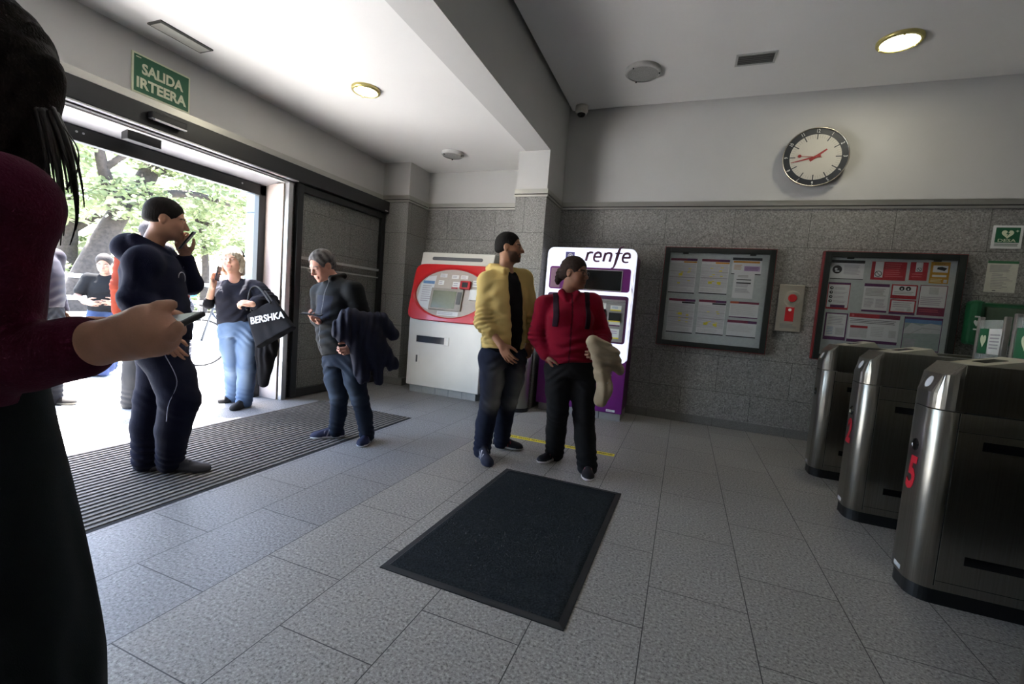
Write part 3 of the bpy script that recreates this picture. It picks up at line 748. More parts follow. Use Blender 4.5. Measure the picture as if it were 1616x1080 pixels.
# help point
hpo = thing('help_point', (1.05, YB, 1.175), 'steel help point panel with red button and red emblem between the noticeboards', 'intercom')
HS = mat('help_point_steel', (186, 180, 166), 0.38, 0.75, var=0.04, scale=6, stretch=(1, 1, 30)); RED = mat('signal_red', (176, 22, 30), 0.5)
bxo('face_plate', (0.935, YB - 0.03, 1.175), (1.172, YB, 1.685), HS, hpo, 0.004)
MB().lathe([(0.0, 0.004), (0.075, 0.004), (0.085, 0.0)], (1.066, YB - 0.03, 1.535), (0, -1, 0), 36, 0, False).build('speaker_disc', mat('help_point_disc', (170, 164, 150), 0.5, 0.5), hpo)
MB().lathe([(0.0, 0.012), (0.036, 0.011), (0.043, 0.004), (0.043, 0.0)], (1.066, YB - 0.034, 1.54), (0, -1, 0), 32).build('call_button', RED, hpo)
fp = Sheet((1.055, YB - 0.031, 1.40), (1, 0, 0), (0, 0, 1)); fp.rect(-0.042, -0.115, 0.042, 0.04, RED, 1).disc(0, 0.012, 0.016, WHITE, 2).lines(-0.08, -0.19, 0.08, -0.14, 4, tx, 2); fp.build('red_emblem', hpo)

# DESA cabinet
dc = thing('defibrillator_cabinet', (2.78, YB, 1.2), 'green rounded wall cabinet holding a defibrillator', 'cabinet')
GB = mat('cabinet_green', (24, 84, 52), 0.35, var=0.05)
bxo('body', (2.54, YB - 0.12, 1.20), (3.06, YB, 1.60), GB, dc, 0.04, )
bxo('side_bumper', (2.52, YB - 0.17, 1.19), (2.62, YB - 0.02, 1.615), GB, dc, 0.035)
bxo('side_bumper', (2.98, YB - 0.17, 1.19), (3.08, YB - 0.02, 1.615), GB, dc, 0.035)
bxo('window', (2.635, YB - 0.135, 1.25), (2.965, YB - 0.115, 1.56), mat('cabinet_window', (70, 92, 72), 0.1, spec=0.8), dc, 0.01)
h3 = Sheet((2.565, YB - 0.1705, 1.40), (1, 0, 0), (0, 0, 1)); h3.quad([(-x * 0.5, y * 0.8) for x, y in hp], WHITE, 1).lines(-0.02, 0.05, 0.02, 0.066, 1, WHITE, 1, 0.9, 1).lines(-0.02, -0.07, 0.02, -0.054, 1, WHITE, 1, 0.9, 1); h3.build('heart_mark', dc)

# clock
ck = thing('wall_clock', (1.10, YB, 2.70), 'large round wall clock with dark hour ring and red hands', 'clock')
CC = V(1.10, YB, 3.022); CR = 0.303
MB().lathe([(CR * 0.93, 0.0), (CR * 0.97, 0.05), (CR, 0.075), (CR, 0.09), (CR * 0.975, 0.092), (CR * 0.965, 0.082)], CC, (0, -1, 0), 64, 0, True).build('case', mat('clock_case_steel', (196, 190, 178), 0.25, 0.9), ck)
fc = Sheet(CC + V(0, -0.08, 0), (1, 0, 0), (0, 0, 1), 0.0005)
CRING = mat('clock_ring', (34, 40, 48), 0.5); CFACE = mat('clock_face', (196, 192, 182), 0.5, var=0.01); CTK = mat('clock_tick', (52, 54, 58), 0.5); CMN = mat('clock_minute', (168, 164, 152), 0.5)
fc.disc(0, 0, CR * 0.97, CRING, 1, 64).disc(0, 0, CR * 0.775, CFACE, 2, 64)
for i in range(60):
    a = 2 * math.pi * i / 60; c, s = math.cos(a), math.sin(a); h = i % 5 == 0
    w = 0.005 if h else 0.002; r0, r1 = (CR * 0.6, CR * 0.79) if h else (CR * 0.64, CR * 0.755)
    fc.quad([(r0 * s - w * c, r0 * c + w * s), (r0 * s + w * c, r0 * c - w * s), (r1 * s + w * c, r1 * c - w * s), (r1 * s - w * c, r1 * c + w * s)][::-1], CTK if h else CMN, 3)
fc.build('dial', ck)
for i in range(1, 13):
    a = 2 * math.pi * i / 12; up = V(math.sin(a), 0, math.cos(a)); rt = V(math.cos(a), 0, -math.sin(a))
    lettering('numeral', str(i), 0.05, CC + V(0, -0.082, 0) + up * CR * 0.875, rt, up, WHITE, ck, sx=0.75)
def hand(ang, r0, r1, w0, w1, y, m, dot=None, name='hand'):
    a = math.radians(ang); c, s = math.cos(a), math.sin(a); q = Sheet(CC + V(0, -y, 0), (1, 0, 0), (0, 0, 1))
    q.quad([(r0 * s - w0 * c, r0 * c + w0 * s), (r1 * s - w1 * c, r1 * c + w1 * s), (r1 * s + w1 * c, r1 * c - w1 * s), (r0 * s + w0 * c, r0 * c - w0 * s)][::-1], m)
    if dot: q.disc(dot[0] * s, dot[0] * c, dot[1], m, 1)
    return q.build(name, ck)
CH = mat('clock_hand_red', (150, 32, 34), 0.5)
hand(52, -0.06, 0.125, 0.014, 0.008, 0.0835, CH, name='hour_hand'); hand(256, -0.05, 0.225, 0.011, 0.003, 0.0850, CH, name='minute_hand'); hand(275, -0.06, 0.14, 0.003, 0.003, 0.0865, CH, (0.145, 0.017), name='second_hand')
MB().lathe([(0, 0.009), (0.014, 0.008), (0.014, 0)], CC + V(0, -0.082, 0), (0, -1, 0), 20).build('hub', CH, ck)
# ---------------------------------------------------------------- noticeboards
FR_RED = mat('board_red', (128, 22, 30), 0.45); FR_DK = mat('board_dark', (30, 34, 32), 0.4); BACKW = mat('board_backing', (172, 178, 178), 0.7)
BGL, _nt, _b = node_mat('board_glass'); _b.inputs['Base Color'].default_value = (0.12, 0.13, 0.13, 1); _b.inputs['Roughness'].default_value = 0.04; _b.inputs['Alpha'].default_value = 0.08
def board(x0, z0, x1, z1, label):
    t = thing('noticeboard', ((x0 + x1) / 2, YB, z0), label, 'noticeboard')
    y = YB - 0.085; w = 0.062
    mb = MB()
    for a, b in (((x0, z0), (x0 + 0.012, z1)), ((x1 - 0.012, z0), (x1, z1)), ((x0, z0), (x1, z0 + 0.012)), ((x0, z1 - 0.012), (x1, z1))): mb.box((a[0], y + 0.004, a[1]), (b[0], YB, b[1]))
    mb.build('case', FR_RED, t)
    mb = MB()
    for a, b in (((x0 + 0.006, z0 + 0.006), (x0 + w, z1 - 0.006)), ((x1 - w, z0 + 0.006), (x1 - 0.006, z1 - 0.006)), ((x0 + w, z0 + 0.006), (x1 - w, z0 + w)), ((x0 + w, z1 - w), (x1 - w, z1 - 0.006))): mb.box((a[0], y - 0.006, a[1]), (b[0], y + 0.03, b[1]))
    mb.build('frame', FR_DK, t, bevel=0.003)
    bxo('backing', (x0 + 0.02, YB - 0.04, z0 + 0.02), (x1 - 0.02, YB - 0.005, z1 - 0.02), BACKW, t)
    bxo('glass_pane', (x0 + w, y + 0.008, z0 + w), (x1 - w, y + 0.012, z1 - w), BGL, t)
    for x in (x0 + 0.2, x1 - 0.26): bxo('lock', (x, y - 0.004, z1 - w - 0.018), (x + 0.06, y + 0.004, z1 - w + 0.002), FR_DK, t)
    return t
board(-0.298, 0.900, 0.860, 2.055, 'noticeboard of six timetable sheets hanging left of the help point')
board(1.300, 0.905, 2.470, 2.052, 'noticeboard with red and gold notices half hidden by the ticket gates')
PW = mat('paper_white', (206, 208, 210), 0.7, var=0.01); PMA = mat('print_maroon', (118, 28, 62), 0.6); PPU = mat('print_purple', (84, 28, 84), 0.6); PYE = mat('print_yellow', (222, 206, 60), 0.6); POR = mat('print_orange', (206, 140, 40), 0.6)
PLI = mat('print_lilac', (176, 150, 190), 0.6); PBK = mat('print_black', (34, 34, 38), 0.6); PRD = mat('print_red', (164, 26, 40), 0.6); PGO = mat('print_gold', (178, 132, 24), 0.6); PBL = mat('print_blue', (92, 130, 176), 0.6); PGR = mat('print_pale_grey', (186, 186, 188), 0.7); PLG = mat('print_line_grey', (168, 164, 172), 0.7)
PGN = mat('print_landscape', (150, 164, 160), 0.7); PTA = mat('print_brick', (180, 84, 50), 0.6)
YP = YB - 0.0402
def paper(r, cat, label, draw, base=PW, group=None, dy=0.0):
    x0, z0, x1, z1 = r; s = Sheet((x0, YP - dy, z0), (1, 0, 0), (0, 0, 1), 0.0005); w, h = x1 - x0, z1 - z0
    s.slab(0, 0, w, h, base, 0.0015); draw(s, w, h)
    return tag(s.build('notice' if cat == 'notice' else 'timetable', None, ((x0 + x1) / 2, YP - dy, z0)), label, cat, group)
def timetable(head2, yel, seed):
    def d(s, w, h):
        s.rect(0.0, h - 0.03, w, h - 0.002, PMA, 1).rect(w * 0.62, h - 0.03, w, h - 0.002, PPU, 2).rect(w * 0.5, h - 0.052, w * 0.99, h - 0.034, head2, 1)
        s.lines(0.004, 0.075, w - 0.006, h - 0.06, 22, PLG, seed, 0.42, 1, rag=0.02)
        rnd = random.Random(seed)
        for k in range(9):
            y = 0.09 + rnd.random() * (h - 0.19); x = w * rnd.choice((0.33, 0.42, 0.66, 0.7)); s.rect(x, y, x + w * 0.1, y + 0.008, PYE, 2)
        for x, y in yel: s.rect(w * x, h * y, w * (x + 0.14), h * (y + 0.07), PYE, 3)
        for q in (0.45, 0.62): s.rect(0.002, h * q, w - 0.004, h * q + 0.005, tx, 2)
        s.lines(0.01, 0.022, w - 0.02, 0.065, 4, PGR, seed + 1, 0.5, 1).rect(0, 0.0, w, 0.012, PBK, 1)
    return d
paper((-0.224, 1.524, 0.066, 1.932), 'timetable', 'top left timetable sheet with maroon header and orange tab', timetable(POR, [(0.35, 0.5)], 1))
paper((0.116, 1.533, 0.409, 1.932), 'timetable', 'top middle timetable sheet with two bright yellow marks low down', timetable(POR, [(0.3, 0.29), (0.62, 0.29)], 2))
paper((-0.199, 1.057, 0.091, 1.460), 'timetable', 'bottom left timetable sheet with maroon header and dark tab', timetable(PBK, [(0.4, 0.53)], 3))
paper((0.130, 1.065, 0.420, 1.466), 'timetable', 'bottom middle timetable sheet with dark tab and yellow marks', timetable(PBK, [(0.25, 0.27), (0.6, 0.26)], 4))
def n3(s, w, h):
    s.rect(0, h - 0.03, w, h, PBK, 1).rect(0.01, h - 0.058, w - 0.02, h - 0.036, POR, 1).rect(w * 0.42, 0.04, w * 0.96, 0.095, PLI, 1).lines(0.02, 0.05, w * 0.36, 0.11, 4, PGO, 3, 0.4, 2).lines(w * 0.44, 0.045, w * 0.94, 0.09, 3, PPU, 4, 0.35, 3).rect(-0.004, 0, w, 0.01, PBK, 1)
paper((0.436, 1.771, 0.731, 1.958), 'notice', 'white notice with black header and orange stripe at top right of the timetables', n3)
def n4(s, w, h):
    s.lines(0.04, h - 0.045, w - 0.03, h - 0.02, 2, tx, 2, 0.6, 1).rect(0.03, h - 0.075, w - 0.03, h - 0.065, txd, 1).rect(0.03, h - 0.115, w - 0.03, h - 0.1, PBK, 1).lines(0.03, h - 0.155, w - 0.03, h - 0.12, 3, PLG, 5, 0.6, 1).lines(0.025, 0.06, w - 0.03, 0.11, 5, PLG, 6, 0.6, 1)
paper((0.466, 1.505, 0.673, 1.783), 'notice', 'narrow white typed sheet pinned over the black-headed notice', n4, dy=0.003)
def n7(s, w, h): s.rect(0, h - 0.024, w, h, PMA, 1).rect(0, h - 0.024, w * 0.3, h, PTA, 2).lines(0.01, 0.03, w - 0.02, h - 0.035, 12, PGR, 7, 0.45, 1).rect(0, 0, w, 0.012, PPU, 1)
paper((0.459, 1.284, 0.750, 1.467), 'notice', 'upper of two small text notices at lower right, brick-red header', n7)
def n8(s, w, h): s.rect(0, h - 0.03, w, h, PMA, 1).rect(w * 0.7, h - 0.03, w, h, PPU, 2).lines(0.01, 0.06, w - 0.02, h - 0.05, 10, PGR, 8, 0.45, 1).rect(0, 0, w, 0.012, PBK, 1)
paper((0.452, 1.066, 0.750, 1.256), 'notice', 'lower of two small text notices at lower right, maroon and purple header', n8)

def na(s, w, h): s.rect(0, h - 0.03, w, h, PBK, 1).disc(0.055, h * 0.5, 0.043, PBK, 1, 24).disc(0.045, h * 0.52, 0.012, PW, 2, 12).rect(0.04, h * 0.38, 0.075, h * 0.44, PW, 2).lines(0.115, 0.05, w - 0.03, h - 0.045, 9, PLG, 3, 0.5, 1).rect(0, 0, w, 0.008, PBK, 1)
paper((1.382, 1.768, 1.671, 1.966), 'notice', 'white notice with black header and black round pictogram', na)
def nosmoke(s, x, y, r):
    s.disc(x, y, r, PBK, 3, 20, r * 0.8); c = 0.7 * r; s.quad([(x - c - 0.002, y + c), (x - c + 0.003, y + c + 0.002), (x + c + 0.002, y - c), (x + c - 0.003, y - c - 0.002)][::-1], PBK, 3)
def nb_(s, w, h):
    s.rect(0.03, 0.025, 0.10, h - 0.002, PW, 1); nosmoke(s, 0.062, 0.062, 0.03); s.lines(0.115, 0.03, w - 0.02, h - 0.01, 7, mat('print_rose', (196, 90, 96), 0.6), 5, 0.35, 1)
paper((1.732, 1.776, 2.022, 1.962), 'notice', 'wide red notice with prohibition circle in a white slot', nb_, PRD)
def nc(s, w, h): s.rect(0.045, 0.085, 0.1, h - 0.002, PW, 1); nosmoke(s, 0.072, 0.108, 0.02); s.lines(0.02, 0.025, w - 0.02, 0.075, 2, MATS['print_rose'], 6, 0.35, 1)
paper((2.050, 1.786, 2.193, 1.967), 'notice', 'small red notice with white slot beside the gold notice', nc, PRD)
def nd(s, w, h): s.rect(0.02, 0.11, w - 0.015, h - 0.035, PW, 1).quad([(0.05, 0.14), (0.11, 0.125), (0.13, 0.15), (0.09, 0.165), (0.055, 0.16)], PBK, 2).rect(0.02, 0.065, w - 0.02, 0.085, PW, 1).lines(0.01, 0.01, w * 0.7, 0.05, 3, MATS['sign_cream'], 3, 0.3, 1).rect(w * 0.75, 0.008, w - 0.01, 0.04, PGR, 1).lines(0.03, h - 0.03, w - 0.03, h - 0.01, 2, PBK, 3, 0.3, 1)
paper((2.212, 1.764, 2.363, 1.975), 'notice', 'gold notice with a dark camera silhouette', nd, PGO)
def ne(s, w, h):
    s.rect(0.008, 0.02, w - 0.006, h - 0.022, PW, 1).rect(0, h - 0.02, w, h, PPU, 1)
    for i in range(4): s.disc(0.035, h - 0.06 - i * 0.046, 0.016, PBK, 2, 16); s.disc(0.037, h - 0.058 - i * 0.046, 0.006, PW, 3, 10); s.lines(0.06, h - 0.075 - i * 0.046, w - 0.02, h - 0.05 - i * 0.046, 2, PLG, i, 0.4, 2)
    s.rect(0.04, 0.02, w - 0.03, 0.048, PPU, 2)
paper((1.376, 1.450, 1.575, 1.732), 'notice', 'red-edged notice with a column of four round pictograms', ne, PRD)
def nf(s, w, h): s.rect(0, h - 0.03, w, h, PPU, 1).lines(0.015, h * 0.56, w - 0.02, h - 0.045, 6, tx, 3, 0.45, 1).lines(0.015, 0.045, w * 0.46, h * 0.48, 8, PLG, 4, 0.5, 1).lines(w * 0.52, 0.045, w * 0.94, h * 0.48, 8, PLG, 5, 0.5, 1).rect(0, 0, w, 0.02, PPU, 1)
paper((1.693, 1.445, 1.906, 1.736), 'notice', 'white notice with purple bands and two text columns', nf)
def ng(s, w, h):
    s.rect(0.012, 0.035, w - 0.012, h - 0.012, PW, 1)
    for x in (0.085, 0.138): s.disc(x, h - 0.04, 0.022, PBK, 2, 18); s.rect(x - 0.006, h - 0.052, x + 0.006, h - 0.034, PW, 3)
    s.lines(0.025, 0.045, w - 0.02, 0.075, 2, tx, 3, 0.4, 2)
paper((1.922, 1.596, 2.135, 1.739), 'notice', 'red-framed notice with a pair of black pictograms', ng, PRD)
def nh(s, w, h): s.rect(0.012, 0.03, w - 0.012, h - 0.012, PW, 1).lines(0.025, 0.07, w - 0.025, h - 0.02, 3, PLG, 3, 0.4, 2).lines(0.05, 0.04, w * 0.6, 0.06, 2, PLG, 4, 0.4, 2).rect(w * 0.68, 0.035, w * 0.84, 0.07, PGR, 2).rect(0, 0, w, 0.022, PPU, 2)
paper((1.926, 1.437, 2.138, 1.587), 'notice', 'red-framed text notice directly under the pair of pictograms', nh, PRD)
def ni(s, w, h): s.rect(0.006, 0.082, w - 0.006, h - 0.006, PW, 1).rect(0.075, h - 0.09, 0.15, h - 0.02, PGR, 2).lines(0.015, 0.1, w - 0.02, 0.19, 5, PLG, 3, 0.45, 2).lines(0.015, 0.03, w * 0.8, 0.065, 2, MATS['print_rose'], 4, 0.25, 2)
paper((2.153, 1.444, 2.370, 1.744), 'notice', 'white notice with a broad maroon foot below the gold one', ni, PMA)
def nj(s, w, h): s.rect(0.014, 0.035, w - 0.012, h - 0.012, PW, 1).lines(0.03, h * 0.56, w - 0.03, h - 0.03, 6, PLG, 3, 0.45, 2).lines(0.025, 0.055, w * 0.42, 0.14, 5, PBL, 4, 0.3, 2).rect(w * 0.52, 0.055, w * 0.88, 0.13, PGR, 2)
paper((1.387, 1.127, 1.588, 1.412), 'notice', 'purple-framed notice at the lower left corner of the board', nj, PPU)
def nk(s, w, h):
    s.rect(0, h - 0.042, w, h, PRD, 1).disc(0.03, h - 0.021, 0.012, MATS['print_rose'], 2, 14).rect(w * 0.6, h - 0.042, w, h, PMA, 2).lines(0.01, h * 0.66, w - 0.02, h - 0.055, 3, txd, 3, 0.32, 1, 0.1).rect(0.02, h * 0.5, 0.17, h * 0.58, PRD, 1).rect(0.02, 0.05, 0.17, h * 0.5, PGR, 1).lines(0.2, 0.07, 0.33, h * 0.58, 6, PGR, 5, 0.5, 1).rect(w * 0.82, 0.07, w * 0.96, h * 0.48, PGR, 1).rect(0, 0, w, 0.03, PPU, 1)
paper((1.599, 1.122, 2.028, 1.422), 'notice', 'wide landscape notice with red header and purple foot', nk)
def nl(s, w, h):
    s.rect(0.006, 0.01, w - 0.006, h - 0.022, PGN, 1).rect(0.006, h * 0.82, w - 0.006, h - 0.022, PBL, 2).quad([(0.006, h * 0.62), (w * 0.2, h * 0.82), (w * 0.45, h * 0.75), (w * 0.7, h * 0.84), (w - 0.006, h * 0.78), (w - 0.006, h * 0.55), (0.006, h * 0.5)], PGR, 3).lines(0.02, 0.03, w * 0.4, h * 0.35, 6, PLG, 3, 0.6, 3)
    s.quad([(w * 0.1, h * 0.42), (w * 0.5, h * 0.68), (w * 0.95, h * 0.66), (w * 0.95, h * 0.672), (w * 0.5, h * 0.695), (w * 0.1, h * 0.435)], tx, 4)
paper((2.064, 1.085, 2.370, 1.422), 'notice', 'pale mountain landscape poster at the lower right of the board', nl, PPU)

# ---------------------------------------------------------------- ticket machines
def smooth_path(pts, n=8):
    pts = [np.array(p, float) for p in pts]; out = []
    for i in range(len(pts) - 1):
        p0, p1, p2, p3 = pts[max(i - 1, 0)], pts[i], pts[i + 1], pts[min(i + 2, len(pts) - 1)]
        for t in np.linspace(0, 1, n, endpoint=False):
            out.append(0.5 * (2 * p1 + (p2 - p0) * t + (2 * p0 - 5 * p1 + 4 * p2 - p3) * t * t + (3 * p1 - p0 - 3 * p2 + p3) * t ** 3))
    return out + [pts[-1]]
def pen(mb, o, r, u, k, pts, w, m=0, n=8):
    """one pen stroke laid flat: pts in letter units, w stroke widths at the two ends and the middle"""
    o, r, u = (np.array(q, float) for q in (o, r, u)); nz = np.cross(r, u)
    P = smooth_path(pts, n) if len(pts) > 2 else [np.array(p, float) for p in pts]
    vs = []
    for i, p in enumerate(P):
        t = P[min(i + 1, len(P) - 1)] - P[max(i - 1, 0)]; t = t / (np.linalg.norm(t) + 1e-9); nn = V(-t[1], t[0]); f = i / (len(P) - 1)
        ww = np.interp(f, (0, 0.5, 1), w) / 2
        for s in (1, -1):
            q = p + nn * ww * s; vs.append(o + k * (r * q[0] + u * q[1]))
    fs = [(2 * i, 2 * i + 1, 2 * i + 3, 2 * i + 2) for i in range(len(P) - 1)]
    mb.add(vs, fs, m)
E_ = [(0.12, 0.5), (0.75, 0.52), (0.82, 0.62), (0.76, 0.9), (0.5, 1.0), (0.2, 0.86), (0.06, 0.45), (0.12, 0.12), (0.36, 0.0), (0.72, 0.03)]
def wordmark(mb, o, r, u, k):
    sh = lambda p, dx: [(x + dx, y) for x, y in p]
    pen(mb, o, r, u, k, [(0.0, 0.0), (0.2, 1.0)], (0.27, 0.27, 0.27)); pen(mb, o, r, u, k, [(0.13, 0.62), (0.3, 0.92), (0.55, 0.98), (0.78, 0.96)], (0.16, 0.26, 0.2))
    pen(mb, o, r, u, k, sh(E_, 0.86), (0.2, 0.26, 0.16))
    pen(mb, o, r, u, k, [(2.0, 0.0), (2.2, 1.0)], (0.27, 0.27, 0.27)); pen(mb, o, r, u, k, [(2.15, 0.66), (2.4, 0.96), (2.75, 0.95), (2.86, 0.72), (2.72, 0.0)], (0.16, 0.25, 0.27))
    pen(mb, o, r, u, k, [(2.95, -0.72), (3.2, -0.62), (3.36, -0.2), (3.56, 0.7), (3.72, 1.35), (3.9, 1.62), (4.2, 1.72)], (0.1, 0.33, 0.1)); pen(mb, o, r, u, k, [(3.3, 0.95), (4.1, 0.97)], (0.17, 0.18, 0.1))
    pen(mb, o, r, u, k, sh(E_, 4.1), (0.2, 0.26, 0.16))
def rrect(x0, z0, x1, z1, r, n=6, rb=None):
    rb = r if rb is None else rb; out = []
    for cx, cz, rr, a0 in ((x1 - r, z1 - r, r, 0), (x0 + r, z1 - r, r, 90), (x0 + rb, z0 + rb, rb, 180), (x1 - rb, z0 + rb, rb, 270)):
        for i in range(n + 1): a = math.radians(a0 + 90 * i / n); out.append((cx + rr * math.cos(a), cz + rr * math.sin(a)))
    return out
def xz(pts, y): return [(x, y, z) for x, z in pts]

PURP = mat('machine_purple', (108, 26, 112), 0.4, var=0.03); PURD = mat('machine_purple_dark', (72, 22, 70), 0.45, var=0.03); GLOW = mat('backlit_white', (232, 236, 255), 0.4, emit=0.26, var=0.005)
SCRN = mat('dark_screen', (14, 15, 17), 0.12, spec=0.8); GREYP = mat('machine_grey', (150, 148, 146), 0.45, 0.3); LOGO = mat('logo_purple', (72, 16, 58), 0.5)
rx0, rx1, ry = -1.578, -0.560, 5.10
rm = thing('ticket_machine', ((rx0 + rx1) / 2, 5.4, 0), 'purple and backlit white ticket machine behind the woman in red', 'ticket machine')
MB().box((rx0 + 0.02, ry + 0.03, 0.088), (rx1 - 0.012, 5.68, 1.9)).build('cabinet', PURD, rm, bevel=0.02)
MB().box((rx0, ry + 0.012, 0.09), (rx1, ry + 0.08, 0.70)).build('lower_door', PURP, rm, bevel=0.006)
pl = MB()
for i in range(4):
    a = rx0 + 0.03 + i * 0.245; pl.box((a, ry + 0.04, 0.0), (a + 0.238, 5.6, 0.088))
pl.build('plinth', GREYP, rm)
MB().prism(xz(rrect(rx0, 0.665, rx1, 1.942, 0.075, rb=0.06), ry + 0.005), (0, 0.075, 0)).build('light_panel', GLOW, rm, bevel=0.012)
def inset(name, x0, z0, x1, z1, r, m, y, t=0.02): return MB().prism(xz(rrect(x0, z0, x1, z1, r), y), (0, t, 0)).build(name, m, rm)
inset('upper_bezel', -1.53, 1.46, -0.604, 1.72, 0.03, PURP, ry - 0.004)
sc = inset('display', -1.34, 1.475, -0.70, 1.69, 0.006, SCRN, ry - 0.010)
MB().box((-1.35, ry - 0.008, 1.465), (-0.69, ry - 0.004, 1.475)).box((-1.35, ry - 0.008, 1.69), (-0.69, ry - 0.004, 1.70)).box((-0.70, ry - 0.008, 1.47), (-0.69, ry - 0.004, 1.70)).box((-1.35, ry - 0.008, 1.47), (-1.34, ry - 0.004, 1.70)).build('display_frame', ALU, rm)
inset('side_plate', -1.512, 1.475, -1.40, 1.70, 0.01, mat('plate_mauve', (140, 104, 124), 0.5), ry - 0.008)
inset('lower_bezel', -1.53, 0.885, -0.602, 1.416, 0.03, PURD, ry - 0.004)
inset('control_panel', -1.50, 0.905, -0.630, 1.375, 0.01, GREYP, ry - 0.009)
MB().box((-1.50, ry - 0.022, 1.33), (-0.63, ry - 0.005, 1.345)).build('panel_edge', ALU, rm)
for i, (x, z, w, h) in enumerate(((-0.79, 1.25, 0.12, 0.06), (-0.97, 1.25, 0.13, 0.08), (-1.15, 1.25, 0.13, 0.08), (-0.79, 1.08, 0.12, 0.10), (-0.79, 0.94, 0.12, 0.11), (-0.97, 1.06, 0.13, 0.08), (-1.2, 0.98, 0.16, 0.12))):
    st = Sheet((x, ry - 0.0095, z), (1, 0, 0), (0, 0, 1), 0.0006)
    st.slab(0, 0, w, h, WHITE, 0.0005).rect(0, 0, w, 0.014, PPU if i % 2 else PYE, 2).lines(0.02, h * 0.45, w - 0.02, h * 0.85, 2, PLI if i != 0 else PBL, i, 0.4, 2); st.build('sticker', rm)
for x, z in ((-0.80, 1.14), (-0.97, 1.17)): MB().box((x, ry - 0.03, z), (x + 0.13, ry - 0.008, z + 0.09)).build('card_slot', BLACKM, rm, bevel=0.006); MB().box((x, ry - 0.032, z - 0.012), (x + 0.13, ry - 0.01, z)).build('slot_lip', PYE, rm)
lw = MB(); wordmark(lw, (-1.118, ry - 0.001, 1.792), (1, 0, 0), (0, 0, 1), 0.0985); lw.build('wordmark', LOGO, rm)
wf = Sheet((-1.36, ry + 0.004, 1.815), (1, 0, 0), (0, 0, 1)); wf.rect(0, 0, 0.105, 0.075, mat('badge_blue', (96, 92, 150), 0.5), 1).disc(0.055, 0.03, 0.028, WHITE, 2, 20, 0.02).disc(0.055, 0.03, 0.012, WHITE, 2, 14); wf.build('badge', rm)
pb = Sheet((-0.735, ry + 0.011, 0.105), (1, 0, 0), (0, 0, 1)); pb.rect(0, 0, 0.10, 0.026, WHITE, 1).lines(0.008, 0.006, 0.092, 0.02, 2, tx, 2, 0.35, 2); pb.build('data_plate', rm)
sw = MB(); wordmark(sw, (rx1 - 0.0105, 5.24, 0.93), (0, 0, 1), (0, -1, 0), 0.15); sw.build('side_wordmark', mat('wordmark_rose', (176, 140, 160), 0.5), rm)

ox0, ox1, oy = -3.337, -2.285, 4.97
CREAMW = mat('machine_cream', (206, 204, 196), 0.42, 0.1, var=0.035, scale=4); OVR = mat('machine_red', (196, 24, 28), 0.3, var=0.02, coat=0.3); BEI = mat('machine_beige', (176, 166, 156), 0.5, var=0.03)
om = thing('ticket_machine', ((ox0 + ox1) / 2, 5.3, 0), 'cream ticket machine with a red oval surround left of the pillar', 'ticket machine')
z1, zt, yt = 0.93, 1.84, 5.195
MB().prism([(ox0, oy, 0.092), (ox0, oy, z1), (ox0, yt, zt), (ox0, 5.66, zt), (ox0, 5.66, 0.092)], (ox1 - ox0, 0, 0)).build('cabinet', CREAMW, om, bevel=0.01)
pl = MB()
for i in range(5): a = ox0 + 0.045 + i * 0.194; pl.box((a, oy + 0.03, 0), (a + 0.188, 5.6, 0.092))
pl.build('plinth', mat('plinth_grey', (150, 152, 150), 0.5), om)
sdir = unit(V(0, yt - oy, zt - z1)); sn = np.cross(V(1, 0, 0), sdir)   # sn points out of the slanted face (towards the hall)
SO = V((ox0 + ox1) / 2, oy, z1)
sp = lambda x, s, h=0.0: SO + V(1, 0, 0) * x + sdir * s + sn * h
def ring(ao, bo, po, ai, bi, h0, h1, cs=0.392, n=128, ci=0.392):
    mb = MB(); vs = []
    for k, (a, b, p, h, c) in enumerate(((ao, bo, po, h0, cs), (ao, bo, po, h1 * 0.7, cs), (ao * 0.985, bo * 0.98, po, h1, cs), (ai * 1.05, bi * 1.05, 2.0, h1, ci), (ai, bi, 2.0, h1 * 0.6, ci), (ai * 0.985, bi * 0.975, 2.0, h0, ci))):
        for i in range(n):
            t = 2 * math.pi * i / n; x, y = math.cos(t), math.sin(t)
            vs.append(sp(a * math.copysign(abs(x) ** (2 / p), x), c + b * math.copysign(abs(y) ** (2 / p), y), h))
    fs = [(k * n + i, k * n + (i + 1) % n, (k + 1) * n + (i + 1) % n, (k + 1) * n + i) for k in range(5) for i in range(n)]
    return mb.add(vs, fs, 0, False)
ring(0.562, 0.378, 9.0, 0.506, 0.322, -0.005, 0.036).build('oval_surround', OVR, om)
n = 64; MB().add([sp(0.51 * math.cos(2 * math.pi * i / n), 0.392 + 0.333 * math.sin(2 * math.pi * i / n), 0.004) for i in range(n)], [list(range(n))]).build('oval_panel', BEI, om)
psh = Sheet(sp(0, 0, 0.006), (1, 0, 0), sdir, 0.0006)
psh.quad([(-0.47, 0.30), (-0.40, 0.2), (-0.28, 0.16), (-0.24, 0.62), (-0.36, 0.6), (-0.45, 0.5)], PW, 1).rect(-0.425, 0.505, -0.255, 0.545, PBL, 2).lines(-0.42, 0.26, -0.28, 0.49, 8, PLG, 3, 0.4, 2).build('instruction_sheet', om)
